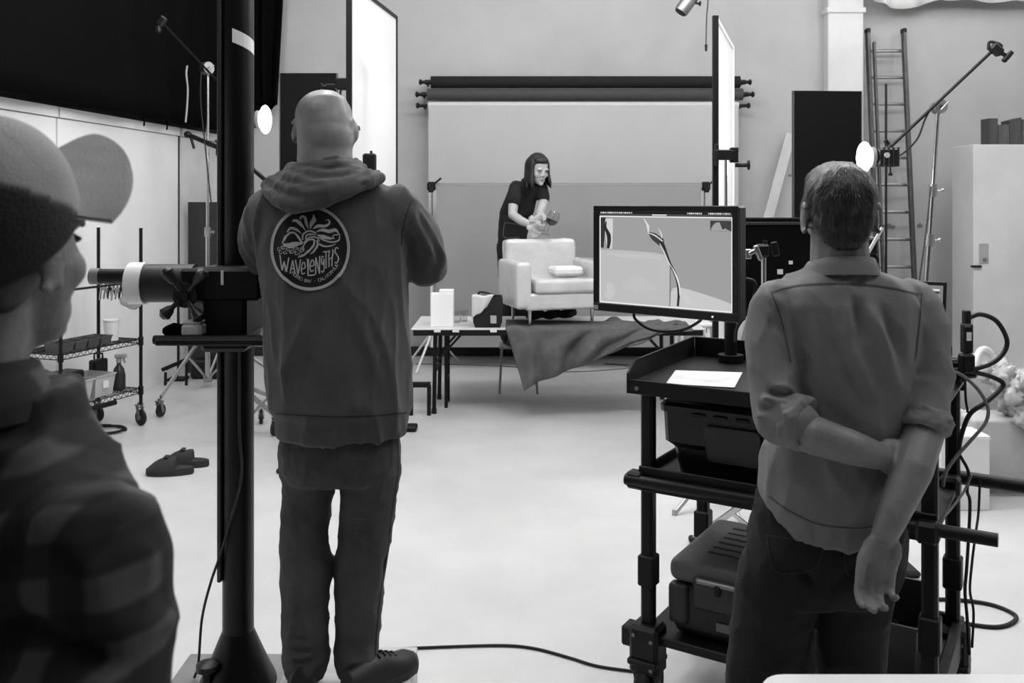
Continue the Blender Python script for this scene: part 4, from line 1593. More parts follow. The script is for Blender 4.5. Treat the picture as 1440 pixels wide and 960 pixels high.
M_bin = mat('grey_bin', 78, .5)
M_clear = mat('clear_tub', 190, .3, alpha=.92)
labs = ('grey parts bin at the near end of the upper wire shelf', 'grey parts bin of dark cable next to the near bin', 'grey parts bin in the middle of the upper wire shelf', 'grey parts bin beside the white cup')
for k in range(4):
    c = lw(.09 + k * .115, .10, .636)
    open_bin('parts_bin', c, .105, .16, .06, M_bin, labs[k])
    m = MB()
    P = []
    for j in range(36):
        an = j / 36 * 6 * PI
        P.append(lw(.09 + k * .115 + (.024 + .004 * math.sin(j * 1.7)) * math.cos(an), .10 + (.045 + .006 * math.cos(j * 1.3 + k)) * math.sin(an), .655 + .001 * j + .004 * math.sin(j * 2.1 + k)))
    m.tube(P, .007, 6)
    single('cable_bundle', m, M_rubber, 'bundle of dark cable heaped in a grey parts bin', 'cable', 'cable bundles in the parts bins')
q = lw(.60, .13, .6365)
m = MB()
m.lathe(q, [(.045, 0), (.056, .15), (.054, .15), (.043, .006)], 26)
m.lathe(q, [(.0565, .135), (.059, .14), (.059, .15), (.0545, .151)], 26)
single('white_cup', m, M_white, 'white plastic cup standing on the upper wire shelf', 'cup')
c = lw(.18, .15, .276)
open_bin('storage_tub', c, .28, .25, .145, M_clear, 'translucent storage tub under the flat black case on the lower wire shelf')
c = lw(.43, .15, .276)
open_bin('storage_tub', c, .19, .25, .15, M_clear, 'translucent storage tub with white sticker on the lower wire shelf')
m = MB()
q = lw(.43, .15, .36) - u_ * 0 - v_ * .128
m.box(lw(.43, .024, .36), (.05, .002, .05), 0, T_r.to_3x3())
single('sticker', m, M_tape, 'small white sticker on the translucent tub front', 'sticker')
m = MB()
m.box(lw(.17, .16, .455), (.26, .16, .055), .012, T_r.to_3x3())
m.bar(lw(.12, .07, .47), lw(.22, .07, .47), .012, .02, bev=.003)
single('tool_case', m, M_blackp, 'flat black case lying on top of a translucent tub', 'case')
t2 = thing('spray_bottle', 'dark spray bottle standing at the far end of lower wire shelf', 'bottle', lw(.64, .1, .276))
q = lw(.64, .1, .276)
MB().lathe(q, [(.042, 0), (.046, .01), (.046, .10), (.035, .15), (.015, .18), (.014, .2)], 22).build('bottle_body', mat('dark_fluid', 45, .2), t2)
m = MB()
m.cyl(q + Vector((0, 0, .195)), q + Vector((0, 0, .225)), .018)
m.bar(q + Vector((-.03, 0, .24)), q + Vector((.06, -.01, .245)), .024, .03, bev=.006)
m.bar(q + Vector((.03, 0, .235)), q + Vector((.045, 0, .19)), .012, .012)
m.build('trigger_head', M_lgrey, t2)
m = MB()
q = lw(.635, .28, .277)
m.box(q + Vector((0, 0, .11)), (.14, .06, .2), .01, T_r.to_3x3())
m.tube([q + Vector((-.03, 0, .21)), q + Vector((-.03, 0, .25)), q + Vector((.03, 0, .25)), q + Vector((.03, 0, .21))], .008, 6)
single('battery_pack', m, M_blackp, 'black battery pack with loop handle behind the translucent tub', 'battery')
m = MB()
m.tube([lw(.1, .1, .20), lw(.55, .05, .205)], .018, 10)
m.tube([lw(.1, .1, .235), lw(.1, .1, .20)], .006, 6)
m.tube([lw(.54, .05, .235), lw(.54, .05, .20)], .006, 6)
single('black_tube', m, M_black, 'black tube slung beneath the lower wire shelf', 'tube')
# cable coil on the floor
cc = G(140, 607)
P = []
for k in range(60):
    a = k / 60 * 4 * PI
    P.append(cc + Vector(((.17 + .015 * math.sin(k)) * math.cos(a), (.13 + .01 * math.cos(k * 2)) * math.sin(a), .009 + .010 * (k / 60))))
m = MB()
m.tube(P, .008, 6)
single('coiled_cable', m, M_rubber, 'loop of dark cable on the floor beside the wire trolley', 'cable')

# pair of sandals
M_clog = mat('clog_rubber', 42, .8)
for px_, py_, yw, nm in ((239, 667, 8, 'dark slip-on clog with its heel towards the camera column'), (262, 656, 4, 'dark slip-on clog tucked behind the other clog')):
    p = G(px_, py_)
    T = TM(p, Matrix.Rotation(R(yw), 3, 'Z'))
    t = thing('clog', nm, 'shoe', p)
    m = MB(T)
    ring = lambda z, k: [Vector((.14 * k * math.cos(a), (.05 + .008 * math.cos(a + PI)) * k * math.sin(a), z)) for a in [2 * PI * j / 24 for j in range(24)]]
    m.loft([ring(0, .96), ring(.012, 1.0), ring(.042, .98), ring(.046, .9)])
    m.build('sole', M_clog, t)
    m = MB(T)
    rr = []
    for j in range(9):
        x = -.13 + j * .021
        hh = .075 * math.sin(min(1, (j + .8) / 6) * PI / 2) * (1 if j < 7 else 1.05)
        ww = .048 * math.sqrt(max(.08, 1 - ((x + .02) / .13) ** 2)) + .004
        rr.append([Vector((x, ww * math.cos(a), .03 + hh * math.sin(a))) for a in [PI * k / 10 for k in range(11)]])
    m.loft(rr)
    m.build('upper', M_clog, t, 60)
    MB(T).box((-.02, 0, .108), (.03, .05, .012), .005).build('buckle', M_clog, t)

# ------------------------------------------------------------------ chrome rolling stand with boom (left)
BD = 8.1
base = Vector((W(292, 0, BD).x, BD, 0))
top = W(290, 104, BD)
t = thing('boom_stand', 'chrome rolling light stand with black boom arm in front of black drape', 'light stand', base)
legs = [G(226, 586), G(252, 556), base + Vector((.55, -.35, 0)), base + Vector((.15, .55, 0))][:1] + [base + Vector((.12, .50, 0)), base + Vector((.62, -.12, 0))]
stand(t, base, Vector((base.x, BD, top.z)), legs, M_steel, (.022, .018, .014), (.36, .5), .52, True, .05, .15)
m = MB()
hp = W(291, 96, BD)
grip_head(m, hp, (.8, -.6, 0), .055)
m.build('grip_head', M_alu, t)
m = MB()
m.cyl(W(224, 28, 7.45), W(348, 158, 8.58), .010, n=10)
m.build('boom_arm', M_black, t)
m = MB()
q = W(227, 30, 7.45)
m.box(q, (.06, .05, .09), .012, Matrix.Rotation(R(35), 3, 'Y'))
m.box(q + Vector((-.03, 0, -.06)), (.05, .05, .07), .012)
m.build('boom_clamp', M_blackp, t)
q = W(292, 204, BD)
m = MB()
m.bar(W(266, 190, BD - .05), W(318, 212, BD - .05), .035, .04, bev=.006)
m.bar(W(268, 192, BD - .05), W(273, 209, BD - .06), .02, .02, bev=.004)
m.bar(W(304, 214, BD - .05), W(322, 214, BD - .05), .05, .07, bev=.012)
m.tube([W(308, 207, BD - .05), W(305, 199, BD - .05), W(303, 197, BD - .05)], .010, 8)
m.ell(W(264, 189, BD - .05), (.035, .03, .03))
m.build('grip_clamp', M_black, t)
cable('stand_cable', [W(283, 100, BD - .08), W(282, 140, BD - .1), W(288, 200, BD - .1), W(293, 250, BD - .1), W(297, 285, BD - .1)], .006, M_rubber, 'black cord hanging along the chrome boom stand', cat='cord')
# black board and cases behind it
T = TM((W(288, 0, 8.75).x, 8.75, 0), Matrix.Rotation(R(-12), 3, 'Z'))
single('black_board', MB(T).b2(-.17, .17, -.012, .012, 0, W(0, 284, 8.75).z, .002), mat('charcoal_board', 48, .8, var=5, vscale=9), 'charcoal board standing upright behind the chrome boom stand', 'board')
m = MB()
q = G(268, 541)
q = Vector((-2.80, 8.44, 0))
m.box((q.x, q.y + .12, .09), (.30, .2, .17), .02)
m.bar((q.x - .08, q.y + .012, .13), (q.x + .08, q.y + .012, .13), .01, .03, bev=.003)
single('equipment_case', m, M_blackp, 'low black equipment case on the floor at the foot of charcoal board', 'case')
m = MB()
m.bar(W(228, 520, 8.2), W(268, 503, 8.2), .03, .035, bev=.004)
m.bar(W(228, 520, 8.2) + Vector((.03, 0, -.02)), Vector((W(228, 520, 8.2).x + .03, 8.2, 0)), .02, .02)
m.bar(W(264, 505, 8.2) + Vector((-.01, 0, -.02)), Vector((W(262, 520, 8.2).x, 8.2, 0)), .02, .02)
single('black_rail', m, M_black, 'short black rail on thin legs leaning beside the white panels', 'rail')
m = MB()
m.cyl((W(250, 0, 8.45).x, 8.45, 0), (W(250, 0, 8.45).x, 8.45, W(0, 400, 8.45).z), .008, n=8)
m.box((W(250, 0, 8.45).x, 8.45, .01), (.16, .16, .02), .004)
single('thin_pole', m, M_black, 'thin black upright pole close to the white wall panels', 'pole')


# ------------------------------------------------------------------ flash heads, scrims and flags
def flash_head(t, p, dirx, body_len=.2, body_r=.055, lamp=True, mini=False):
    """flash head at p shining along +-x: body, reflector collar, glowing glass dome"""
    p = Vector(p)
    d = Vector((dirx, 0, 0))
    m = MB()
    m.box(p - d * (body_len / 2 + .03), (body_len, body_r * 2, body_r * 2), .014)
    for k in range(4):
        m.box(p - d * (.07 + k * .03), (.008, body_r * 2.08, body_r * 2.08), .002)
    body = m.build('head_body', M_blackp, t)
    m = MB()
    m.lathe(p - d * .03, [(body_r * .8, 0), (body_r * 1.12, .006), (body_r * 1.12, .03), (body_r * .8, .034)], 28, basis((0, 1, 0), d))
    m.build('collar_ring', M_grey, t)
    MB().cyl(p - d * (body_len * .6) - Vector((0, body_r, -.01)), p - d * (body_len * .6) - Vector((0, body_r + .01, -.01)), .017, n=16).build('dial', M_lgrey, t)
    m = MB()
    m.ell(p + d * .035, (.036, .09, .097), 26, 18)
    dome = m.build('glass_dome', mat('glowing_dome', 255, .3, emit=14.0), t)
    ld = bpy.data.lights.new('modelling_lamp', 'POINT')
    ld.energy = LAMP_W
    ld.shadow_soft_size = .09
    lo = bpy.data.objects.new('modelling_lamp', ld)
    COL.objects.link(lo)
    lo.parent = t
    lo.location = p + d * .19 - t.location
    return body


LD = 6.3
lp = W(366, 168, LD)
base = Vector((lp.x - .16, LD, 0))
t = thing('flash_lamp', 'glowing studio flash lamp on stand between camera column and black board', 'studio light', base)
stand(t, base, Vector((base.x, LD, lp.z - .1)), [G(386, 612), base + Vector((.42, .3, 0)), base + Vector((.03, .5, 0))], M_alu, (.018, .015, .012), (.4, .7), .4)
flash_head(t, lp, 1)
m = MB()
m.bar(Vector((base.x, LD, lp.z - .13)), Vector((base.x, LD, lp.z - .05)), .03, .05, bev=.006)
knob(m, Vector((base.x, LD, lp.z - .09)), (-1, -.5, 0), .05, .016)
m.build('yoke', M_black, t)
m = MB()
m.bar(W(356, 238, LD - .1), W(376, 255, LD - .1), .025, .03, bev=.005)
m.bar(W(356, 238, LD - .1), Vector((base.x, LD, W(0, 234, LD).z)), .02, .02)
m.build('handle_bar', M_black, t)


def scrim_mat():
    m_ = mat('diffusion_cloth', 235, .7)
    nt = m_.node_tree
    out = nt.nodes['Material Output']
    b = nt.nodes['Principled BSDF']
    tr = nt.nodes.new('ShaderNodeBsdfTranslucent')
    tr.inputs[0].default_value = (.85, .85, .85, 1)
    mx = nt.nodes.new('ShaderNodeMixShader')
    mx.inputs[0].default_value = .55
    nt.links.new(b.outputs[0], mx.inputs[1])
    nt.links.new(tr.outputs[0], mx.inputs[2])
    nt.links.new(mx.outputs[0], out.inputs[0])
    return m_


M_scrim = scrim_mat()


def scrim(a, b, ztop, zbot, label, mt, m_frame, m_near):
    """tall framed diffusion panel between floor points a (near) and b (far)"""
    a, b = Vector(a), Vector(b)
    t = thing('diffusion_panel', label, 'panel', (a + b) / 2)
    up = Vector((0, 0, 1))
    d = (b - a).normalized()
    n = Vector((d.y, -d.x, 0))
    m = MB()
    m.prism([a + up * zbot - n * .002, b + up * zbot - n * .002, b + up * ztop - n * .002, a + up * ztop - n * .002], n * .004)
    m.build('cloth', mt, t, 0)
    MB().bar(a + up * zbot, a + up * (ztop + .01), .032, .032).build('near_frame', m_near, t)
    MB().bar(b + up * zbot, b + up * (ztop + .01), .022, .022).build('far_frame', m_frame, t)
    MB().bar(a + up * ztop, b + up * ztop, .022, .022).build('top_frame', m_frame, t)
    MB().bar(a + up * zbot, b + up * zbot, .022, .022).build('bottom_frame', m_frame, t)
    for q in (a, b):
        m = MB()
        m.box(q + up * .02, (.3, .12, .04), .01)
        m.bar(q + up * .03, q + up * (zbot + .02), .03, .03)
        m.build('foot', M_black, t)
    return t


pa, pb = W(491, 0, 5.5), W(557, 0, 6.6)
pa.z = pb.z = 0
scrim(pa, pb, 2.945, .35, 'tall glowing diffusion panel in black frame behind the bald man', M_scrim, M_black, M_black)
pa, pb = W(1006, 0, 5.5), W(1030, 0, 6.6)
pa.z = pb.z = 0
t = scrim(pa, pb, 2.73, .35, 'tall white framed diffusion panel crossing the end of paper rolls', M_scrim, M_white, M_black)
# clamp on its frame
m = MB()
q = W(1010, 218, 5.48)
m.bar(q + Vector((-.03, -.03, 0)), q + Vector((.10, .0, 0)), .05, .06, bev=.006)
m.box(q + Vector((-.015, -.02, 0)), (.02, .05, .13), .005)
m.box(q + Vector((.095, 0, 0)), (.05, .05, .09), .006)
knob(m, q + Vector((.1, 0, -.06)), (1, -.2, 0), .07, .025)
single('grip_clamp', m, M_black, 'black grip clamp tightened on the white diffusion panel frame', 'clamp')
base = Vector((W(1024, 0, 5.56).x, 5.62, 0))
t = thing('light_stand', 'slim chrome stand holding the white diffusion panel', 'light stand', base)
stand(t, base, Vector((base.x, base.y, W(0, 222, 5.6).z)), [base + Vector((.4, .25, 0)), base + Vector((.3, -.38, 0)), base + Vector((.05, .5, 0))], M_steel, (.015, .013, .011), (.4, .7), .3, False)
base = Vector((W(478, 0, 5.9).x, 5.95, 0))
t = thing('light_stand', 'slim chrome stand with clamp beside the glowing diffusion panel', 'light stand', base)
stand(t, base, Vector((base.x, base.y, W(0, 118, 5.9).z)), [base + Vector((-.35, .3, 0)), base + Vector((-.3, -.38, 0)), base + Vector((.05, .45, 0))], M_steel, (.018, .016, .014), (.4, .7), .3, False)
m = MB()
q = Vector((base.x, base.y, W(0, 120, 5.9).z))
m.box(q + Vector((.03, -.03, .01)), (.12, .06, .075), .008)
m.cyl(q + Vector((-.09, -.03, .0)), q + Vector((0, -.03, 0)), .014, n=10)
knob(m, q + Vector((-.06, -.03, -.0)), (-1, 0, -.15), .05, .022)
m.build('clamp', M_black, t)
m = MB()
q = W(522, 222, 5.62)
m.cyl(Vector((q.x, q.y, .0)), Vector((q.x, q.y, W(0, 212, 5.62).z)), .008, n=8)
m.box((q.x - .01, q.y, W(0, 232, 5.62).z), (.08, .05, .14), .01)
m.box((q.x, q.y, .012), (.08, .2, .024), .006)
single('mini_stand', m, M_black, 'thin black rod stand silhouetted against the glowing diffusion panel', 'stand')


def flag(px0, px1, pyt, d, label, yaw=0.0, mt=M_foamblack, th=.03):
    x0, x1 = W(px0, 0, d).x, W(px1, 0, d).x
    c = Vector(((x0 + x1) / 2, d, 0))
    w2 = (x1 - x0) / 2
    T = TM(c, Matrix.Rotation(R(yaw), 3, 'Z'))
    t = thing('black_flag', label, 'board', c)
    zt = W(0, pyt, d).z
    MB(T).b2(-w2, w2, -th / 2, th / 2, .03, zt, .003).build('board', mt, t)
    for s in (-1, 1):
        MB(T).b2(s * w2 * .7 - .03, s * w2 * .7 + .03, -.16, .16, 0, .05, .005).build('foot', M_black, t)
    for s in (-1, 1):
        MB(T).b2(s * w2 - .004, s * w2 + .004, -th / 2 - .003, th / 2 + .003, .03, zt, .001).build('edge_tape', mat('board_edge', 70, .6), t)


flag(394, 474, 103, 7.2, 'tall black board standing behind the bald head')
flag(1114, 1212, 128, 7.6, 'tall black board standing in front of the ladder', 4)

# ------------------------------------------------------------------ paper rolls on the back wall
RD = 9.5
bl, br = W(606, 0, RD).x, W(1040, 0, RD).x
PZ_ = lambda y: W(0, y, RD).z
rolls = ((107, 124, 606, 1040, mat('black_seamless', 14, .85), 'black seamless paper roll, topmost on the back wall', .0),
         (124.5, 141, 601, 1044, mat('grey_seamless_roll', 62, .85), 'dark grey seamless paper roll, middle one on the back wall', .0),
         (143, 154, 602, 1038, mat('white_seamless', 188, .8), 'pale seamless paper roll, lowest on the back wall, hanging down as backdrop', 1))
for i, (ya, yb, xa, xb, mt, lab, hang) in enumerate(rolls):
    zc, rad = (PZ_(ya) + PZ_(yb)) / 2, (PZ_(ya) - PZ_(yb)) / 2
    xa_, xb_ = W(xa, 0, RD).x, W(xb, 0, RD).x
    t = thing('paper_roll', lab, 'paper roll', ((xa_ + xb_) / 2, RD, zc - rad))
    MB().cyl((xa_, RD, zc), (xb_, RD, zc), rad, n=28).build('roll', mt, t)
    MB().cyl((xa_ - .06, RD, zc), (xb_ + .06, RD, zc), rad * .4, n=14).build('core_tube', M_black, t)
    for s, x in ((-1, xa_), (1, xb_)):
        m = MB()
        m.bar((x + s * .05, RD + .0, zc), (x + s * .05, BY, zc), .02, .03, bev=.003)
        m.cyl((x + s * .03, RD, zc), (x + s * .10, RD, zc), .018, n=12)
        m.tube([(x + s * .09, RD, zc), (x + s * .10, RD, zc), (x + s * .115, RD, zc), (x + s * .125, RD, zc)], [.016, .03, .03, .014], 12)
        m.build('bracket', M_black, t)
    if hang:
        m = MB()
        m.b2(W(603, 0, RD).x, W(1037, 0, RD).x, RD - rad, RD - rad + .003, .24, zc, 0)
        m.build('hanging_paper', mat('backdrop_pale', 172, .85, var=3, vscale=1.2), t)
# freestanding grey backdrop on a crossbar
GD = 9.0
xl, xr = W(614, 0, GD).x, W(985, 0, GD).x
zb = W(0, 262, GD).z
t = thing('backdrop', 'grey paper backdrop hanging from a crossbar behind the woman', 'backdrop', ((xl + xr) / 2, GD, 0))
MB().cyl((xl - .08, GD, zb), (xr + .08, GD, zb), .034, n=22).build('crossbar', mat('backdrop_core', 128, .7), t)
m = MB()
m.b2(xl, xr, GD - .036, GD - .033, .215, zb)
m.build('paper_sheet', mat('backdrop_grey', 140, .85, var=3, vscale=1.5), t)
for s, x in ((-1, xl - .05), (1, xr + .05)):
    for q in (((x, GD + .06, .35), (x + s * .0 - s * .25, GD + .35, .01)), ((x, GD + .06, .35), (x + s * .12, GD - .3, .01)), ((x, GD + .06, .35), (x + s * .25, GD + .3, .01))):
        MB().cyl(q[0], q[1], .011, n=8).build('stand_leg', M_white, t)
    MB().cyl((x, GD + .06, .2), (x, GD + .06, 1.4), .017, n=12).build('stand_pole', M_white, t)
    MB().cyl((x, GD + .05, 1.3), (x, GD + .05, zb), .009, n=12).build('stand_rod', M_steel, t)
    m = MB()
    m.box((x, GD, zb), (.08, .1, .09), .015)
    m.bar((x, GD - .04, zb), (x + .10, GD - .06, zb + .08), .012, .018, bev=.003)
    m.box((x, GD - .05, zb - .03), (.05, .03, .06), .008)
    m.build('clamp', M_black, t)


def soft(name, c, size, r, mt, parent, T=None, seg=4, wob=0.0):
    """rounded block"""
    bm = bmesh.new()
    bmesh.ops.create_cube(bm, size=1)
    for v in bm.verts:
        v.co = Vector((v.co.x * size[0], v.co.y * size[1], v.co.z * size[2]))
    bmesh.ops.bevel(bm, geom=bm.edges[:] + bm.verts[:], offset=r, segments=seg, profile=.5, affect='EDGES')
    if wob:
        bmesh.ops.subdivide_edges(bm, edges=[e for e in bm.edges if e.calc_length() > .06], cuts=7, use_grid_fill=True)
        for v in bm.verts:
            v.co += v.co.normalized() * wob * noise.noise(v.co * 13 + Vector(c) * 7)
    T = T or Matrix()
    off = chain_loc(parent) if parent is not None else Vector()
    for v in bm.verts:
        v.co = T @ (v.co + Vector(c)) - off
    me = bpy.data.meshes.new(name)
    bm.to_mesh(me)
    bm.free()
    for p in me.polygons:
        p.use_smooth = True
    me.set_sharp_from_angle(angle=R(50))
    return link(name, me, mt, parent)


# ------------------------------------------------------------------ folding table with props
TBZ, TY0, TY1 = .67, 7.0, 7.75
tx0, tx1 = W(578, 0, 7.0).x, W(992, 0, 7.0).x
t = thing('folding_table', 'pale folding table with dark edge and legs in front of grey backdrop', 'table', ((tx0 + tx1) / 2, 7.37, 0))
MB().b2(tx0, tx1, TY0, TY1, TBZ - .012, TBZ, .004).build('table_top', mat('table_laminate', 205, .4, var=5), t)
MB().b2(tx0 + .015, tx1 - .015, TY0 + .008, TY1 - .008, TBZ - .055, TBZ - .012, .003).build('apron', M_black, t)
for x, s in ((-.60, 1), (1.24, -1)):
    for y in (TY0 + .12, TY1 - .12):
        MB().cyl((x, y, .015), (x + s * .01, y, TBZ - .05), .016, n=10).build('leg', M_black, t)
        MB().cyl((x, y, 0), (x, y, .04), .02, n=10).build('foot_cap', M_rubber, t)
        MB().cyl((x, y, .38), (x + s * .22, y, TBZ - .05), .009, n=8).build('leg_brace', M_black, t)
    MB().cyl((x, TY0 + .12, .3), (x, TY1 - .12, .3), .012, n=8).build('crossbar', M_black, t)
for px_ in (615, 641, 694, 938):
    MB().box((W(px_, 0, TY0).x, TY0 - .002, TBZ - .012), (.05, .004, .03)).build('tape_tab', M_tape, t)
# second narrow trestle under it
x = W(629, 0, 7.45).x
t = thing('trestle', 'dark narrow trestle with low crossbar under the left end of folding table', 'trestle', (x, 7.5, 0))
for y in (7.32, 7.55):
    MB().cyl((x, y, .0), (x, y, .60), .014, n=10).build('leg', M_black, t)
MB().cyl((x, 7.32, .595), (x, 7.55, .595), .014, n=10).build('top_bar', M_black, t)
MB().cyl((x, 7.32, .22), (x, 7.55, .22), .012, n=10).build('low_bar', M_black, t)
m = MB()
m.bar((W(577, 0, 7.1).x, 7.06, .235), (W(606, 0, 7.1).x, 7.06, .235), .035, .04, bev=.004)
m.bar((W(579, 0, 7.1).x, 7.06, .23), (W(579, 0, 7.1).x, 7.06, 0), .03, .03, bev=.004)
m.bar((W(604, 0, 7.1).x, 7.06, .23), (W(604, 0, 7.1).x, 7.06, 0), .03, .03, bev=.004)
single('low_rail', m, M_black, 'low black rail standing against the front leg of folding table', 'rail')

# armchair wrapped in clear film, standing on the table
M_film = mat('pale_upholstery_in_film', 196, .22, var=10, vscale=5, bump=.35, bscale=14, coat=.6)
ac = Vector((W(772, 0, 7.4).x, 7.36, TBZ + .0125))
t = thing('armchair', 'small pale armchair wrapped in clear film standing on the folding table', 'armchair', ac)
T = TM(ac, Matrix.Rotation(R(17), 3, 'Z'))
soft('base', (.02, -.02, .185), (.60, .56, .13), .02, M_film, t, T, 3, .006)
soft('seat_cushion', (.035, -.05, .30), (.50, .54, .11), .03, M_film, t, T, 4, .008)
soft('backrest', (-.01, .22, .43), (.60, .15, .43), .035, M_film, t, T, 4, .010)
soft('armrest', (-.30, -.03, .31), (.12, .54, .36), .03, M_film, t, T, 4, .008)
soft('armrest', (.33, -.03, .31), (.12, .54, .36), .03, M_film, t, T, 4, .008)
for x, y in ((-.24, -.24), (.27, -.24), (-.24, .2), (.27, .2)):
    MB(T).cyl((x, y, 0), (x, y, .125), .011, .016, n=12).build('leg', M_steel, t)
m = MB(T)
m.box((.12, -.05, .400), (.24, .2, .07), .02)
single('folded_towel', m, mat('white_towel', 215, .9, bump=.2, bscale=60), 'white folded towel lying on the wrapped armchair seat', 'towel')
# dark cloth heap beneath the chair
m = MB(T)
for k in range(9):
    m.ell((-.16 + .045 * k, -.06 + .06 * (k % 3), .052), (.055, .07, .032 + .004 * (k % 3)), 12, 8)
heap = thing('cloth_heap', 'crumpled dark cloth heaped under the wrapped armchair', 'cloth', ac + Vector((0, -.05, 0)))
fuse('cloth', m, mat('dark_cloth', 24, .95), heap, .010, 2, creaser([], .007, 16.0))

# draped blanket
x0b, x1b = W(711, 0, 7.0).x, W(972, 0, 7.0).x
m = MB()
NU, NB, NF = 84, 18, 26
botx = [711, 737, 760, 790, 850, 935, 972]


def blanket(i, j):
    u = i / NU
    px_ = lerp(711, 972, u)
    if j <= NB:
        v = j / NB                              # on the table, from back to front edge
        y = lerp(7.46 - .20 * u, TY0 - .012, v)
        z = TBZ + .012 + .06 * max(0, noise.noise(Vector((u * 9, v * 4, 1)))) * (1 - v * .6) + .016 * noise.noise(Vector((u * 25, v * 9, 4)))
        if px_ > 935 and v > .6:
            y += (px_ - 935) / 37.0 * .22 * (v - .6) / .4
        xw = W(px_, 0, TY0).x
        fl = interp(abs(xw - ac.x), [.40, .50], [0, 1]) if y > 7.03 else 1
        return Vector((xw, y, max(TBZ + .0075 + (z - TBZ - .0075) * fl, TBZ + .0075)))
    v = (j - NB) / NF
    e = W(px_, 0, TY0).x
    bx_ = interp(u, [0, .1, .3, .55, .86, 1.0], [737, 746, 790, 850, 935, 970])
    by_ = interp(u, [0, .1, .3, .55, .86, 1.0], [544, 538, 521, 496, 463.5, 462])
    b = W(bx_, by_, TY0)
    ph = u * 13 + v * 1.6 + 1.5 * noise.noise(Vector((u * 4, v * .8, 2)))
    fold = (.07 * abs(math.sin(ph)) ** 1.4 + .025 * math.sin(u * 41 + v * 3) + .05 * noise.noise(Vector((u * 9 + v * 2.5, v * 2.2, 9)))) * min(1, v * 1.6)
    x = lerp(e, b.x, v)
    z = lerp(TBZ + .008, b.z, v)
    return Vector((x, TY0 - .02 - max(-.01, fold + .02) - .03 * v, z))


rowsn = NB + NF + 1
m.add([blanket(i, j) for j in range(rowsn) for i in range(NU + 1)], [(j * (NU + 1) + i, j * (NU + 1) + i + 1, (j + 1) * (NU + 1) + i + 1, (j + 1) * (NU + 1) + i) for j in range(rowsn - 1) for i in range(NU)])
o = single('moving_blanket', m, mat('blanket_wool', 84, .95, var=7, vscale=14, bump=.3, bscale=90), 'dark grey blanket draped over the table edge with a hanging corner', 'blanket', smooth=0)
for p in o.data.polygons:
    p.use_smooth = True
sd = o.modifiers.new('thick', 'SOLIDIFY')
sd.thickness = .006
sd.offset = 0

# small things on the table
q = W(622, 0, 7.12)
m = MB()
m.box((q.x, 7.14, TBZ + .128), (.175, .1, .256), .004)
m.box((q.x + .032, 7.14, TBZ + .268), (.11, .096, .03), .003)
single('white_box', m, M_paper, 'upright white paper box at the bare end of the folding table', 'box')
for k, px_ in enumerate((643, 652)):
    m = MB()
    p = Vector((W(px_, 0, 7.35).x, 7.35 + k * .06, TBZ))
    m.lathe(p, [(.026, 0), (.033, .09), (.031, .09), (.024, .008)], 20)
    single('drinking_glass', m, mat('clear_glass', 235, .05, trans=1.0), 'empty clear glass standing beside the white paper box', 'glass', 'clear glasses by the white box')
q = W(686, 0, 7.12)
t = thing('tool_bag', 'black open tool bag with white rag hanging out', 'bag', (q.x, 7.13, TBZ))
m = MB()
b_ = Vector((q.x, 7.13, TBZ))
m.loft([[b_ + Vector((x, y, z)) for x, y in ((-w2, -d2), (w2, -d2), (w2, d2), (-w2, d2))] for w2, d2, z in ((.095, .07, 0), (.11, .08, .04), (.115, .085, .2), (.108, .08, .235), (.10, .07, .235), (.095, .065, .05))])
m.build('bag_body', mat('black_canvas', 24, .85), t, 30)
m = MB()
m.tube(cr([b_ + Vector((-.07, -.05, .22)), b_ + Vector((-.06, -.06, .27)), b_ + Vector((.04, -.06, .25)), b_ + Vector((.07, -.05, .22))], 5), .008, 6)
m.build('strap', M_black, t)
m = MB()
m.box(b_ + Vector((.045, -.092, .065)), (.045, .004, .06))
m.build('badge', M_lgrey, t)
m = MB()
NRx, NRy = 14, 14


def rag(u, v):
    x = lerp(-.12, .055 - .06 * v, u)
    z = .248 - max(0, v - .16) * (.11 + .10 * (1 - u))
    y = -.098 - .012 * math.sin(u * 11) * v + (.06 * (1 - v * 6) if v < .16 else 0)
    return b_ + Vector((x, y, z + .006 * math.sin(u * 9)))


m.grid(NRx, NRy, rag)
o = single('white_rag', m, mat('white_rag', 200, .9), 'white rag hanging over the rim of black tool bag', 'rag', smooth=60)
o.modifiers.new('thick', 'SOLIDIFY').thickness = .004

# wine glass in the woman's hand, and the napkin
gc = w_(777, 308, -.48)
ax = Vector((.42, -.1, 1)).normalized()
t = thing('wine_glass', 'tilted wine glass with dark wine held by the woman', 'wine glass', gc - ax * .1)
Rg = basis((0, 1, 0), ax)
MB().lathe(gc, [(.006, -.055), (.035, -.04), (.052, -.01), (.050, .03), (.040, .065), (.038, .065), (.048, .03), (.050, -.01), (.033, -.038)], 26, Rg).build('bowl', mat('clear_glass', 235, .05, trans=1.0), t)
MB().lathe(gc, [(.004, -.053), (.034, -.040), (.0495, -.014), (.0495, -.004)], 26, Rg).build('wine', mat('red_wine', 14, .1), t)
m = MB()
m.cyl(gc - ax * .055, gc - ax * .13, .005, n=10)
m.cyl(gc - ax * .13, gc - ax * .134, .036, n=20)
m.build('stem', mat('clear_glass', 235), t)
m = MB()
nb = w_(752, 316, -.44)
for k in range(7):
    m.ell(nb + Vector((.035 * math.sin(k * 2.4), -.012 * (k % 2), -.075 + .024 * k)), (.045 - .003 * k, .016, .03), 10, 8, Matrix.Rotation(k * .7, 3, 'Y'))
nap = thing('napkin', 'crumpled white napkin held in the hands of the woman', 'napkin', nb - Vector((0, 0, .09)))
fuse('napkin_cloth', m, mat('napkin_white', 180, .9), nap, .007, 0, creaser([], .008, 30.0, (1, 1, 1), .010))

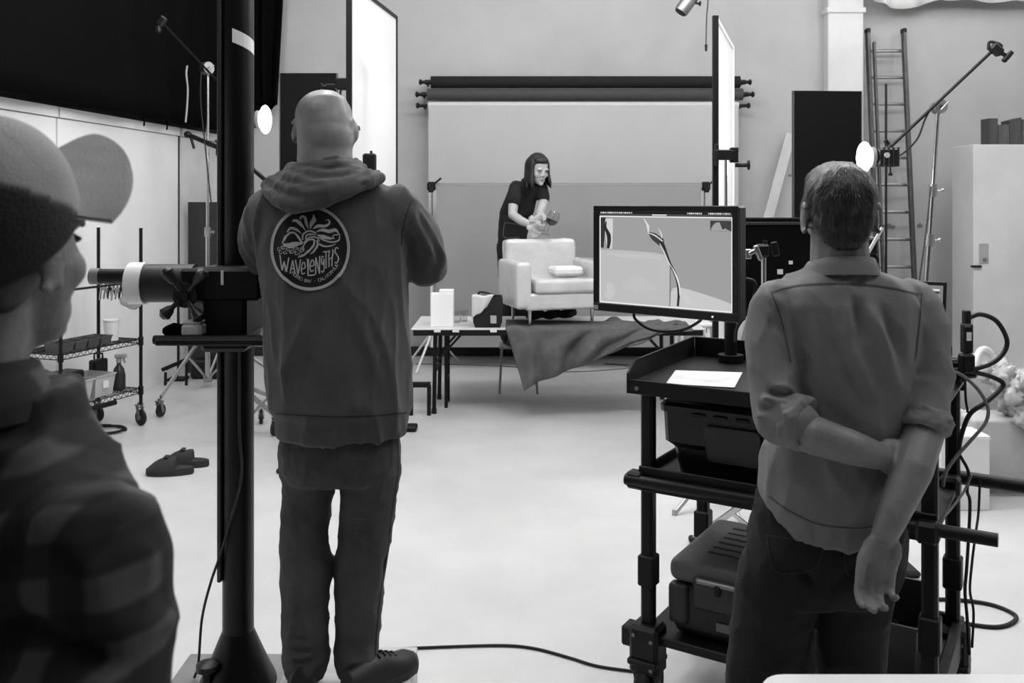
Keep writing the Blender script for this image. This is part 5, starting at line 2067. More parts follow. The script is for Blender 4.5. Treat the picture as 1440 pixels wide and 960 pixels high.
# step stool under her feet
xq = w_(727, 0).x
t = thing('step_stool', 'grey metal step stool behind the hanging blanket', 'stool', (xq, 8.0, 0))
M_stl = mat('stool_metal', 130, .5)
MB().b2(xq - .15, xq + .17, 7.84, 8.16, BOXZ - .022, BOXZ, .004).build('step', M_stl, t)
for a in (-.13, .15):
    for b in (-.14, .14):
        MB().cyl((xq + a, 8.0 + b, BOXZ - .02), (xq + a * 1.15, 8.0 + b * 1.2, 0), .010, n=8).build('leg', M_stl, t)
# white stool behind the right end of the table
sx = W(974, 0, 8.05).x
t = thing('stool', 'white stool standing behind the right end of folding table', 'stool', (sx, 8.05, 0))
soft('seat', (sx, 8.05, .575), (.30, .30, .03), .01, M_white, t)
for a in (-1, 1):
    for b in (-1, 1):
        MB().cyl((sx + a * .11, 8.05 + b * .11, .56), (sx + a * .14, 8.05 + b * .14, 0), .014, n=10).build('leg', M_white, t)
cable('floor_cable', [G(585, 512), G(640, 513), G(720, 516), G(790, 523), G(860, 520), G(890, 516), G(850, 512), G(900, 514)], .008, mat('cable_grey', 70, .6), 'grey cable lying on the floor beneath the folding table')

# ------------------------------------------------------------------ ceiling spot and hanging plug
sd_ = 8.5
t = thing('track_spot', 'metal spotlight hanging from the ceiling above the paper rolls', 'spotlight', W(966, 20, sd_))
a, b = W(978, -12, sd_), W(957, 17, sd_)
d_ = (b - a).normalized()
MB().tube([a, a + d_ * .02, b - d_ * .01, b], [.04, .066, .066, .062], 24).build('spot_can', M_alu, t)
MB().tube([b, b + d_ * .012], [.055, .05], 24).build('lens_ring', M_black, t)
m = MB()
m.cyl(a + Vector((0, 0, .0)), Vector((a.x, a.y, ZC)), .012, n=8)
knob(m, W(974, 4, sd_), (1, 0, -.1), .06, .02)
m.build('stem', M_black, t)
cx_ = W(994, 0, sd_)
m = MB()
m.tube(cr([Vector((cx_.x + .01, sd_, ZC)), W(996, -20, sd_), W(994, 20, sd_), W(993, 50, sd_), W(993, 64, sd_)], 5), .005, 6)
m.cyl(W(993, 63, sd_), W(993, 72, sd_), .014, .010, 8)
single('hanging_plug_cable', m, M_rubber, 'thin black cord with plug hanging from the ceiling', 'cord')
m = MB()
pts = [(1228, -4), (1246, 8), (1280, 12), (1312, 2), (1345, 0), (1400, 3), (1440, 1), (1480, 4)]
P = cr([W(x, y, 9.45) for x, y in pts], 6)
k = len(P)
vs_ = []
for j in range(7):
    for i, p in enumerate(P):
        z = lerp(p.z, ZC, j / 6)
        vs_.append(Vector((p.x, p.y + .04 * math.sin(i * .9 + j * .3) * (1 - j / 6) + .03 * noise.noise(Vector((i * .3, j, 0))), z)))
m.add(vs_, [(j * k + i, j * k + i + 1, (j + 1) * k + i + 1, (j + 1) * k + i) for j in range(6) for i in range(k - 1)])
o = single('plastic_sheet', m, mat('sheet_plastic', 215, .4), 'crumpled white plastic sheet hanging above the ladder', 'sheet', smooth=60)
o.modifiers.new('thick', 'SOLIDIFY').thickness = .003

# ------------------------------------------------------------------ ladder, plank, white door slab
t = thing('ladder', 'tall aluminium ladder leaning against the wall beside the pilaster', 'ladder', (3.9, 9.3, 0))
zt = 3.39
LP = lambda x, z: Vector((x, lerp(9.28, 9.62, z / zt), z))
M_lad = mat('ladder_rail', 88, .45, metal=.7, var=10, vscale=12)
for x in (3.70, 4.075):
    MB().bar(LP(x, 0.03), LP(x, zt), .03, .075, (0, 1, 0), .004).build('rail', M_lad, t)
    MB().box(LP(x, .02), (.05, .09, .04), .006).build('foot', M_rubber, t)
    MB().box(LP(x, zt + .01), (.04, .085, .05), .008).build('rail_cap', M_rubber, t)
for x in (3.735, 4.04):
    a, b = LP(x, .1), LP(x, zt - .12)
    MB().bar(a + Vector((0, -.07, 0)), b + Vector((0, -.07, 0)), .022, .05, (0, 1, 0), .003).build('fly_rail', M_lad, t)
for k in range(12):
    z = .13 + k * .278
    MB().cyl(LP(3.70, z), LP(4.075, z), .017, n=10).build('rung', M_alu, t)
m = MB()
m.bar(W(1112, 188, 9.66), Vector((2.20, 9.35, .015)), .10, .02, (0, 1, 0))
single('leaning_plank', m, mat('pale_plank', 182, .6, var=8, vscale=6), 'pale narrow plank leaning on the wall behind the black board', 'plank')
q = W(1246, 0, 9.0)
m = MB()
m.cyl((q.x, 9.0, 0), (q.x, 9.0, W(0, 118, 9.0).z), .012, n=8)
m.box((q.x, 9.0, .012), (.3, .3, .024), .006)
single('thin_rod_stand', m, M_black, 'thin dark rod stand in front of the ladder rungs', 'stand')
DD = 8.6
dx0 = W(1369, 0, DD).x
zt = W(0, 203, DD).z
t = thing('white_cabinet', 'tall white cabinet slab with stained lock plate beyond the chrome stand', 'cabinet', (dx0 + .6, DD + .2, 0))
MB().b2(dx0, dx0 + 1.5, DD, DD + .42, .05, zt, .006).build('body', mat('cabinet_white', 190, .5, var=9, vscale=1.3), t)
MB().b2(dx0 + .03, dx0 + 1.47, DD + .04, DD + .4, 0, .05).build('plinth', M_black, t)
lz = W(0, 374, DD).z
MB().b2(dx0 - .03, dx0 + .065, DD - .03, DD, lz - .012, lz + .008, .003).build('handle', M_black, t)
MB().b2(dx0 + .05, dx0 + .14, DD - .006, DD, lz + .02, lz + .21, .003).build('lock_plate', mat('lock_grey', 150, .6), t)
MB().cyl((dx0 + .10, DD - .018, lz + .06), (dx0 + .10, DD, lz + .06), .018, n=14).build('lock', M_zinc, t)
random.seed(5)
xx = W(1386, 0, DD + .15).x
labels = ('dark wooden block at the outer end of the row on the white cabinet', 'short dark wooden block between taller blocks on the white cabinet', 'dark wooden block with a sloped top on the white cabinet', 'broad dark wooden block on the white cabinet', 'dark wooden block, last in the row on the white cabinet')
for k in range(5):
    wd_, hh = (.08, .10, .11, .13, .14)[k], (.25, .19, .26, .25, .28)[k]
    m = MB()
    a = Vector((xx, DD + .08, zt))
    sl = (.0, .0, .03, .01, .02)[k]
    m.prism([a, a + Vector((wd_, 0, 0)), a + Vector((wd_, 0, hh)), a + Vector((0, 0, hh - sl))], (0, .16, 0))
    single('wooden_block', m, mat('dark_block_%d' % (k % 2), 62 + 12 * (k % 2), .7, var=10, vscale=12, stretch=(4, 4, .4)), labels[k], 'block', smooth=0)
    xx += wd_ + .006

# ------------------------------------------------------------------ right boom stand with flash lamp
BD = 5.9
base = Vector((W(1287, 0, BD).x, BD, 0))
top = W(1320, 146, BD)
t = thing('boom_stand', 'slanting chrome light stand with black boom arm beside the ladder', 'light stand', base)
stand(t, base, top, [base + Vector((.35, .35, 0)), base + Vector((-.45, .15, 0)), base + Vector((-.32, -.36, 0))], M_steel, (.019, .016, .013), (.62, .76), .45, True, .045, .13)
m = MB()
grip_head(m, W(1320, 150, BD), (.2, -1, 0), .045)
m.build('grip_head', M_alu, t)
m = MB()
m.cyl(W(1252, 207, BD - .05), W(1394, 73, BD - .05), .010, n=10)
m.build('boom_arm', M_black, t)
m = MB()
q = W(1401, 70, BD - .05)
m.tube(cr([q + Vector((-.05, 0, .0)), q + Vector((-.04, 0, .05)), q + Vector((.03, 0, .03)), q + Vector((.02, 0, -.02))], 4), .010, 8)
m.box(q, (.08, .05, .06), .01, Matrix.Rotation(R(40), 3, 'Y'))
m.bar(q + Vector((.03, 0, -.02)), q + Vector((.075, 0, -.045)), .02, .02)
m.bar(q + Vector((.045, 0, -.075)), q + Vector((.1, 0, -.01)), .03, .03, bev=.006)
m.build('end_clamp', M_blackp, t)
lp = W(1223, 221, BD - .08)
t = thing('flash_lamp', 'glowing studio flash lamp hanging from the boom arm in front of ladder', 'studio light', lp - Vector((0, 0, .1)))
flash_head(t, lp, -1, .14, .058)
m = MB()
m.bar(lp + Vector((.11, 0, .05)), W(1252, 205, BD - .06), .03, .04, bev=.006)
m.bar(W(1250, 204, BD - .06), W(1245, 197, BD - .06), .02, .02)
knob(m, lp + Vector((.13, 0, -.05)), (0, 0, -1), .05, .012)
m.build('yoke', M_black, t)
cable('lamp_cable', [lp + Vector((.165, 0, .0)), W(1272, 214, BD - .05), W(1290, 195, BD - .05), W(1300, 170, BD - .05), W(1306, 158, BD - .05)], .006, M_rubber, 'black cord looping from the boom-mounted flash lamp', cat='cord')
cable('stand_cable', [W(1309, 262, BD - .06), W(1305, 300, BD - .06), W(1299, 350, BD - .06), W(1293, 395, BD - .05), W(1290, 450, BD - .05)], .006, mat('cord_dark', 60, .6), 'dark cord running down the slanting chrome stand', cat='cord')

# ------------------------------------------------------------------ gear behind the monitor
PD = 4.7
t = thing('black_flat_panel', 'large black flat panel standing behind the monitor and the dark-haired man', 'panel', (W(1120, 0, PD).x, PD, 0))
MB().b2(W(1030, 0, PD).x, W(1200, 0, PD).x, PD, PD + .06, W(0, 440, PD).z, W(0, 306, PD).z, .006).build('panel', M_foamblack, t)
MB().b2(W(1030, 0, PD).x, W(1200, 0, PD).x, PD - .012, PD, W(0, 316, PD).z, W(0, 312, PD).z, .001).build('ledge', mat('ledge_grey', 50, .5), t)
MB().b2(W(1110, 0, PD).x, W(1130, 0, PD).x, PD + .06, PD + .1, .03, W(0, 330, PD).z, .004).build('post', M_black, t)
MB().b2(W(1102, 0, PD).x, W(1150, 0, PD).x, PD - .03, PD + .35, 0, .03, .006).build('base', M_black, t)
for px_, py_, s in ((1097, 382, .028), (1112, 369, .02)):
    q = W(px_, py_, PD - .002)
    MB().box(q, (s, .004, s * .9)).build('sticker', M_tape, t)
GD2 = 4.3
q = W(1074, 0, GD2)
t = thing('grip_stand', 'short chrome grip stand with clamps beside the monitor edge', 'light stand', (q.x, GD2, 0))
stand(t, (q.x, GD2, 0), (q.x, GD2, W(0, 362, GD2).z), [Vector((q.x + .3, GD2 + .2, 0)), Vector((q.x - .3, GD2 + .15, 0)), Vector((q.x + .05, GD2 - .32, 0))], M_steel, (.016, .014, .012), (.4, .8), .3, False)
m = MB()
m.box(W(1072, 352, GD2), (.06, .05, .06), .01)
m.cyl(W(1076, 345, GD2), W(1076, 338, GD2), .01)
m.bar(W(1088, 340, GD2), W(1092, 360, GD2), .03, .02, bev=.004)
m.build('black_clamp', M_black, t)
m = MB()
m.bar(W(1052, 350, GD2 - .04), W(1052, 364, GD2 - .04), .03, .02, bev=.004)
m.bar(W(1052, 357, GD2 - .04), W(1062, 352, GD2 - .04), .03, .02, bev=.004)
m.bar(W(1062, 345, GD2 - .04), W(1070, 366, GD2 - .04), .025, .02, bev=.004)
m.build('silver_clamp', M_alu, t)
CDp = 4.2
q = W(1216, 0, CDp)
t = thing('camera_rig', 'small black camera rig on a thin stand behind the dark-haired man', 'camera', (q.x, CDp, 0))
MB().cyl((q.x, CDp, .02), (q.x, CDp, W(0, 356, CDp).z), .012, n=10).build('post', M_black, t)
MB().b2(q.x - .18, q.x + .18, CDp - .18, CDp + .18, 0, .03, .01).build('base', M_black, t)
m = MB()
m.box(W(1216, 346, CDp), (.10, .08, .08), .01)
m.cyl(W(1212, 336, CDp), W(1212, 330, CDp), .02)
m.cyl(W(1226, 366, CDp - .03), W(1226, 366, CDp + .03), .03)
m.build('camera_body', M_blackp, t)
m = MB()
m.bar(W(1221, 355, CDp - .06), W(1241, 320, CDp - .06), .012, .012)
m.build('white_lever', M_white, t)
m = MB()
m.box(W(1211, 339, CDp - .042), (.05, .004, .012))
m.box(W(1209, 354, CDp - .042), (.03, .004, .012))
m.build('silver_trim', M_alu, t)

# ------------------------------------------------------------------ white furniture on the right
t = thing('plastic_chair', 'small white plastic chair with arched back behind the pale armchair', 'chair', (W(1390, 0, 6.2).x, 6.2, 0))
q = Vector((W(1390, 0, 6.2).x, 6.2, 0))
T = TM(q, Matrix.Rotation(R(38), 3, 'Z'))
m = MB(T)
arch = cr([(-.16, 0, .28), (-.15, .02, .48), (-.10, .03, .60), (0, .035, .64), (.10, .03, .60), (.15, .02, .48), (.16, 0, .28)], 8)
m.tube(arch, .022, 10)
m.prism([p for p in cr([(-.125, .02, .53), (-.09, .03, .59), (0, .035, .625), (.09, .03, .59), (.125, .02, .53)], 5)] + [Vector((.11, .02, .50)), Vector((0, .024, .53)), Vector((-.11, .02, .50))], (0, .014, 0))
m.build('backrest', M_white, t, 50)
soft('seat', (0, -.17, .28), (.36, .36, .03), .012, M_white, t, T)
for x in (-.15, .15):
    for y in (-.32, -.02):
        MB(T).cyl((x, y, .28), (x * 1.15, y, 0), .017, n=10).build('leg', M_white, t)
M_ivory = mat('ivory_upholstery', 180, .55, var=6, vscale=3)
ax0 = W(1372, 0, 5.1).x
t = thing('pale_armchair', 'pale low armchair on the floor beside the cart cables', 'armchair', (ax0 + .4, 5.4, 0))
soft('front_block', (ax0 + .4, 5.25, .25), (.8, .26, .36), .025, M_ivory, t)
soft('backrest', (ax0 + .42, 5.70, .34), (.95, .16, .52), .03, M_ivory, t)
soft('side_block', (ax0 - .0, 5.5, .26), (.12, .45, .36), .03, M_ivory, t)
soft('side_block', (ax0 + .84, 5.5, .26), (.12, .45, .36), .03, M_ivory, t)
for x in (ax0 + .05, ax0 + .75):
    for y in (5.2, 5.7):
        MB().cyl((x, y, 0), (x, y, .09), .014, n=10).build('leg', M_black, t)
wbx = W(1350, 0, 5.0).x
m = MB()
m.box((wbx - .02, 5.0, .19), (.26, .2, .38), .004)
m.box((wbx - .02, 5.0, .385), (.265, .205, .02), .003)
single('white_carton', m, M_paper, 'white carton on the floor between cart posts and pale armchair', 'box')
m = MB()
random.seed(11)
b_ = Vector((W(1442, 0, 5.15).x, 5.22, .47))
for k in range(12):
    m.ell(b_ + Vector((random.uniform(-.1, .2), random.uniform(-.06, .1), .05 + random.uniform(-.02, .12))), (.11, .03, .05), 10, 7, Matrix.Rotation(random.uniform(-1, 1), 3, 'Y') @ Matrix.Rotation(random.uniform(-1, 1), 3, 'Z'))
m.limb([b_ + Vector((-.05, -.08, .02)), b_ + Vector((-.02, -.18, -.06)), b_ + Vector((.1, -.19, -.16))], [.04, .04, .03])
pl = thing('plastic_wrap', 'crumpled clear plastic wrap heaped on the pale armchair', 'plastic wrap', b_ - Vector((0, 0, .0)))
fuse('wrap', m, mat('wrap_film', 210, .12, trans=.45, bump=.8, bscale=16), pl, .010, 0, creaser([], .02, 11.0, (1, 1, 1), .045))

# white tabletop close to the camera
t = thing('white_table', 'plain white table with rounded corner in front of the dark-haired man', 'table', (.95, 1.45, 0))
m = MB()
yb, x0, x1, y0 = 1.755, .462, 1.45, 1.2
prof = []
for (cx_, cy_, a0) in ((x1 - .05, yb - .05, 0), (x0 + .05, yb - .05, 90), (x0 + .05, y0 + .05, 180), (x1 - .05, y0 + .05, 270)):
    for k in range(7):
        a = R(a0 + k * 15)
        prof.append((cx_ + .05 * math.cos(a), cy_ + .05 * math.sin(a)))
dz = lambda x: .004 - .012 * (x - .46)
m.loft([[Vector((x, y, .72)) for x, y in prof], [Vector((x, y, .744)) for x, y in prof], [Vector(((x - .95) * .994 + .95, (y - 1.48) * .99 + 1.48, .75)) for x, y in prof]])
m.build('table_top', M_white, t, 40)
for x in (x0 + .08, x1 - .08):
    for y in (y0 + .08, yb - .08):
        MB().cyl((x, y, 0), (x, y, .72), .018, n=12).build('leg', M_alu, t)

# ------------------------------------------------------------------ equipment cart
cu_ = Vector((.848, -.53, 0)).normalized()
cv_ = Vector((-cu_.y, cu_.x, 0))
CO = Vector((W(912, 0, 3.0).x, 3.0, 0))
T_c = TM(CO, Matrix((cu_, cv_, Vector((0, 0, 1)))).transposed())     # x along the front, y towards the back
CR = T_c.to_3x3()
L = lambda x, y, z: T_c @ Vector((x, y, z))
CL, CW = .84, .50
t = thing('equipment_cart', 'black steel equipment cart carrying the monitor', 'cart', CO)
CART = t
ZD, ZS, ZT = .25, .745, 1.06
for x, y, zt_ in ((0, 0, ZT), (CL, 0, ZT - .005), (0, CW, ZT), (CL, CW, 1.12)):
    MB(T_c).b2(x - .021, x + .021, y - .021, y + .021, .17, zt_, .008).build('post', M_black, t)
    MB(T_c).b2(x - .028, x + .028, y - .028, y + .028, .40, .50, .005).build('post_collar', M_black, t)
    m = MB(T_c)
    m.box((x, y - .005, .20), (.10, .09, .16), .012)
    m.build('corner_plate', M_black, t)
    for a, b in ((-.03, .05), (.03, .04), (-.03, -.04), (.03, -.05)):
        MB(T_c).cyl((x + a, y - .05, .20 + b), (x + a, y - .055, .20 + b), .006, n=8).build('screw', M_zinc, t)
# deck, shelf, tray
MB(T_c).b2(-.02, CL + .02, -.02, CW + .02, ZD - .03, ZD, .004).build('deck', M_black, t)
MB(T_c).b2(-.02, CL + .02, CW - .0, CW + .02, ZD, ZD + .06, .004).build('deck_lip', M_black, t)
MB(T_c).b2(CL + .0, CL + .03, -.03, CW + .04, ZD - .05, ZD + .05, .004).build('deck_lip', M_black, t)
MB(T_c).b2(-.085, -.02, -.03, .035, .195, .26, .006).build('bumper', M_black, t)
MB(T_c).b2(-.02, CL + .02, -.02, CW + .02, ZS - .02, ZS, .003).build('shelf', M_black, t)
MB(T_c).b2(-.022, CL + .022, -.03, -.02, ZS - .035, ZS + .045, .003).build('shelf_lip', M_black, t)
MB(T_c).b2(-.03, -.02, -.03, CW + .03, ZS - .035, ZS + .03, .003).build('shelf_lip', M_black, t)
MB(T_c).cyl((-.06, -.045, ZS), (CL + .17, -.045, ZS + .01), .018, n=18).build('rail', M_black, t)
MB(T_c).cyl((.0, CW + .045, ZS), (CL + .22, CW + .045, ZS), .022, n=18).build('rail', M_black, t)
for y in (-.045, CW + .045):
    MB(T_c).box((CL, y * .8, ZS + .0), (.06, .07, .06), .01).build('rail_clamp', M_black, t)
MB(T_c).box((-.03, -.03, ZS), (.055, .05, .055), .008).build('rail_clamp', M_black, t)
x0, x1, y0, y1 = -.045, CL + .03, -.05, CW + .03
MB(T_c).b2(x0, x1, y0, y1, ZT - .005, ZT + .003, .001).build('tray', mat('tray_black', 16, .35), t)
MB(T_c).b2(x0, x1, y0 - .006, y0, ZT - .035, ZT + .012, .002).build('tray_lip', M_black, t)
m = MB(T_c)
m.prism([(x0, y0 - .006, ZT - .035), (x0, y1, ZT - .035), (x0, y1, ZT + .075), (x0, y0 + .05, ZT + .065), (x0, y0 - .006, ZT + .03)], (-.007, 0, 0))
m.build('tray_lip', M_black, t)
MB(T_c).b2(x0, x1, y1, y1 + .007, ZT - .03, ZT + .075, .002).build('tray_lip', M_black, t)
for x in (x0 + .03, x0 + .42):
    MB(T_c).cyl((x, y0 - .006, ZT - .015), (x, y0 - .012, ZT - .015), .007, n=10).build('screw', M_zinc, t)
for x, y in ((0, 0), (CL, 0), (0, CW), (CL, CW)):
    m = MB(T_c)
    c = Vector((x, y, .078))
    for s in (-1, 1):
        m.bar(c + Vector((s * .032, 0, 0)), c + Vector((s * .032, -.02, .1)), .06, .008, (1, 0, 0))
    m.box((x, y - .01, .165), (.10, .10, .02), .004)
    fk = m.build('caster', M_black, t)
    m = MB(T_c)
    m.lathe(c, [(.03, -.024), (.07, -.024), (.078, -.014), (.078, .014), (.07, .024), (.03, .024)], 26, basis((0, 0, 1), (1, 0, 0)))
    m.build('wheel', M_rubber, fk)
    MB(T_c).cyl(c - Vector((.036, 0, 0)), c + Vector((.036, 0, 0)), .02, n=12).build('hub', M_zinc, fk)

# sheet of paper and cable coil on the tray
m = MB()
P = [G(950, 521, ZT + .005), G(1044, 524, ZT + .005), G(1033, 545, ZT + .005), G(936, 540, ZT + .005)]
m.prism(P, (0, 0, .0015))
single('paper_sheet', m, M_paper, 'white sheet of paper lying on the cart tray', 'paper', smooth=0)
P = []
cc = L(.33, .40, ZT + .012)
for k in range(40):
    a = k / 40 * 4 * PI
    P.append(cc + CR @ Vector((.06 * math.cos(a) * (1 + .1 * math.sin(k)), .035 * math.sin(a), .005 + .008 * k / 40)))
m = MB()
m.tube(P, .005, 6)
single('small_cable_coil', m, M_rubber, 'small coil of black cable on the cart tray behind the paper', 'cable')

# ------------------------------------------------------------------ monitor
mu = Vector((.782, -.623, 0)).normalized()
mv = Vector((-mu.y, mu.x, 0))
MO = W(834, 436, 3.19)
T_m = TM(MO, Matrix((mu, mv, Vector((0, 0, 1)))).transposed())
MW, MH = .535, .362
foot = L(.115, CW - .03, 0)
t = thing('monitor', 'wide black monitor on the cart showing a wine pour over pale armchair', 'monitor', (foot.x, foot.y, ZT))
m = MB(T_m)
m.box((MW / 2, .035, MH / 2), (MW, .055, MH), .006)
m.box((MW / 2, .07, MH / 2), (MW * .6, .04, MH * .6), .012)
m.build('housing', mat('bezel_black', 14, .4), t)
bl_, brr, bt, bb = .022, .020, .020, .028
for q in ((0, MW, 0, bb), (0, MW, MH - bt, MH), (0, bl_, bb, MH - bt), (MW - brr, MW, bb, MH - bt)):
    MB(T_m).b2(q[0], q[1], .0, .009, q[2], q[3], .002).build('bezel', mat('bezel_black', 14), t)


def smat(g):
    nm = 'screen_%d' % g
    if nm in MATS:
        return MATS[nm]
    m_ = mat(nm, 0, .35, spec=.3)
    b = m_.node_tree.nodes['Principled BSDF']
    b.inputs['Emission Color'].default_value = (lin(g),) * 3 + (1,)
    b.inputs['Emission Strength'].default_value = 1.0
    return m_


SW, SH = MW - bl_ - brr, MH - bb - bt
layer = [0]


def SP(u, v):
    return Vector((bl_ + u * SW, .0068 - .00002 * layer[0], MH - bt - v * SH))


screen = MB(T_m)
screen.b2(bl_ - .002, MW - brr + .002, .0072, .010, bb - .002, MH - bt + .002)
screen = screen.build('screen', smat(158), t, 0)


def spoly(name, pts, g):
    layer[0] += 1
    m = MB(T_m)
    P = [SP(*p) for p in pts]
    n = len(P)
    bm = bmesh.new()
    vs2 = [bm.verts.new(T_m @ p - chain_loc(screen)) for p in P]
    bm.faces.new(vs2)
    bmesh.ops.triangulate(bm, faces=bm.faces[:])
    me = bpy.data.meshes.new(name)
    bm.to_mesh(me)
    bm.free()
    return link(name, me, smat(g), screen)


def sstroke(name, pts, w, g, n=6):
    layer[0] += 1
    P = cr([(a, b * SH / SW, 0) for a, b in pts], n)
    m = MB(T_m)
    vs2 = []
    for i, p in enumerate(P):
        tn = (P[min(i + 1, len(P) - 1)] - P[max(0, i - 1)]).normalized()
        ww = w if not isinstance(w, (list, tuple)) else interp(i / (len(P) - 1), [k / (len(w) - 1) for k in range(len(w))], w)
        nn = Vector((-tn.y, tn.x, 0)) * ww / 2
        for s in (1, -1):
            q = p + nn * s
            vs2.append(SP(q.x, q.y * SW / SH))
    k = len(P)
    m.add(vs2, [(2 * i, 2 * i + 1, 2 * i + 3, 2 * i + 2) for i in range(k - 1)])
    return m.build(name, smat(g), screen, 0)


spoly('image_backdrop', [(.01, .06), (.99, .06), (.99, .985), (.01, .985)], 148)
spoly('image_chair', [(.01, .425), (.12, .418), (.30, .422), (.44, .432), (.50, .445), (.54, .47), (.55, .52), (.55, .985), (.01, .985)], 176)
sstroke('image_chair_light', [(.05, .46), (.2, .475), (.4, .478), (.5, .49)], [.01, .03, .03, .01], 182)
sstroke('image_chair_light', [(.18, .80), (.3, .77), (.45, .80)], [.02, .12, .03], 179)
sstroke('image_film', [(.06, .95), (.09, .86), (.07, .78)], [.05, .08, .03], 184)
spoly('image_arm', [(.555, .985), (.56, .84), (.575, .79), (.61, .775), (.68, .79), (.80, .83), (.92, .875), (.99, .91), (.99, .985)], 186)
sstroke('image_arm_light', [(.60, .81), (.66, .86), (.70, .95)], [.02, .05, .03], 190)
sstroke('image_crease', [(.555, .50), (.555, .7), (.552, .98)], [.003, .006, .006], 96)
spoly('image_figure', [(.01, .07), (.055, .07), (.035, .16), (.03, .25), (.035, .40), (.01, .40)], 46)
spoly('image_figure', [(.05, .08), (.11, .08), (.11, .2), (.105, .41), (.065, .41), (.07, .28), (.04, .17)], 196)
sstroke('image_figure_shade', [(.055, .11), (.05, .18), (.075, .26), (.078, .34), (.07, .405)], [.01, .02, .034, .03, .02], 38)
sstroke('image_wine', [(.395, .225), (.43, .26), (.485, .315), (.505, .34)], [.012, .05, .058, .02], 58)
sstroke('image_wine', [(.475, .31), (.50, .35), (.525, .43), (.555, .54), (.592, .64), (.612, .74), (.618, .85), (.612, .975)], [.02, .03, .02, .018, .022, .02, .018, .016], 42)
sstroke('image_highlight', [(.476, .33), (.51, .42), (.545, .53), (.575, .59)], [.004, .008, .008, .004], 200)
sstroke('image_highlight', [(.57, .58), (.60, .66), (.622, .76), (.627, .86)], [.006, .012, .010, .005], 215)
sstroke('image_glass', [(.355, .075), (.375, .12), (.388, .16), (.39, .22)], [.006, .010, .02, .008], 205)
sstroke('image_glass', [(.465, .175), (.488, .23), (.492, .28)], [.004, .014, .006], 190)
sstroke('image_glass', [(.385, .225), (.44, .25), (.50, .31)], [.004, .008, .006], 215)
for pts in ([(.008, .055), (.3, .055), (.6, .055), (.992, .055)], [(.008, .99), (.3, .99), (.6, .99), (.992, .99)], [(.006, .055), (.006, .4), (.006, .99)], [(.994, .055), (.994, .4), (.994, .99)]):
    sstroke('image_border', pts, .008, 226)
spoly('menu_bar', [(0, 0), (1, 0), (1, .028), (0, .028)], 26)
spoly('tool_bar', [(0, .028), (1, .028), (1, .05), (0, .05)], 70)
random.seed(4)
for a0, a1, nk in ((.01, .27, 16), (.68, .79, 8), (.83, .99, 12)):
    for k in range(nk):
        u0 = lerp(a0, a1, k / nk)
        spoly('menu_glyph', [(u0, .008), (u0 + (a1 - a0) / nk * .7, .008), (u0 + (a1 - a0) / nk * .7, .024), (u0, .024)], random.choice((190, 220, 160)))
spoly('tool_field', [(.42, .030), (.53, .030), (.53, .042), (.42, .042)], 215)
spoly('histogram_panel', [(.845, .085), (.992, .085), (.992, .19), (.845, .19)], 58)
spoly('histogram_plot', [(.848, .188), (.85, .17), (.865, .13), (.872, .15), (.885, .105), (.91, .10), (.915, .16), (.93, .175), (.95, .16), (.965, .175), (.985, .185), (.985, .188)], 150)
MB(T_m).box((.012, -.0012, .012), (.018, .002, .014)).build('badge', M_lgrey, t)
MB(T_m).cyl((MW - .085, 0, .013), (MW - .085, -.003, .013), .003, n=10).build('power_light', smat(235), t)
m = MB()
bk = T_m @ Vector((.47, .12, .10))
m.cyl((foot.x, foot.y, ZT + .006), (foot.x, foot.y, MO.z + .2), .022, n=18)
m.build('pole', M_black, t)
m = MB()
m.bar((foot.x, foot.y, MO.z + .16), T_m @ Vector((MW / 2, .08, .18)), .05, .05, bev=.006)
m.box(T_m @ Vector((MW / 2, .092, .18)), (.12, .02, .12), .004, T_m.to_3x3())
m.build('mount_arm', M_black, t)
m = MB()
m.cyl((foot.x, foot.y, ZT + .005), (foot.x, foot.y, ZT + .03), .045, n=20)
m.build('pole_foot', M_black, t)
cable('monitor_cable', [T_m @ Vector((.13, .06, .005)), W(893, 448, 3.12), W(912, 462, 3.1), W(938, 466, 3.08), W(962, 463, 3.06), W(983, 452, 3.02), T_m @ Vector((.385, .06, .005))], .005, M_rubber, 'black cable hanging in a loop under the monitor')
cable('monitor_side_cable', [W(1049, 392, 2.98), W(1060, 396, 2.98), W(1062, 408, 2.98), W(1056, 430, 3.0), W(1046, 446, 3.02), W(1036, 462, 3.05), W(1034, 480, 3.08)], .006, M_rubber, 'black cable curving out beside the right edge of monitor')

# ------------------------------------------------------------------ boxes on the cart
M_tote = mat('tote_black', 17, .32, bump=.06, bscale=80)
tc_ = L(.27, .24, ZS)
t = thing('black_tote', 'black lidded plastic tote on the middle shelf of cart', 'tote', tc_)
m = MB(T_c)
rg = lambda k, z, hx=.235, hy=.20: [Vector((.27 + hx * k * a, .23 + hy * k * b, ZS + z)) for a, b in ((-.93, -1), (.93, -1), (1, -.93), (1, .93), (.93, 1), (-.93, 1), (-1, .93), (-1, -.93))]
m.loft([rg(.80, .004), rg(.88, .10), rg(.90, .105), rg(.98, .12), rg(1.0, .225), rg(.95, .23)])
m.build('tote_body', M_tote, t, 25)
m = MB(T_c)
m.loft([rg(1.03, .218), rg(1.04, .238), rg(1.0, .25), rg(.9, .255)])
m.build('lid', M_tote, t, 25)
m = MB(T_c)
m.prism([(.19, .028, ZS + .19), (.35, .028, ZS + .19), (.36, .028, ZS + .18), (.355, .045, ZS + .085), (.345, .046, ZS + .075), (.195, .046, ZS + .075), (.185, .045, ZS + .085), (.18, .028, ZS + .18)], (0, -.012, 0))
m.build('latch_panel', mat('latch_black', 30, .3), t, 25)
for k in range(4):
    MB(T_c).b2(.14 + k * .07, .185 + k * .07, .015, .032, ZS + .215, ZS + .225, .003).build('lid_rib', mat('latch_black', 30), t)

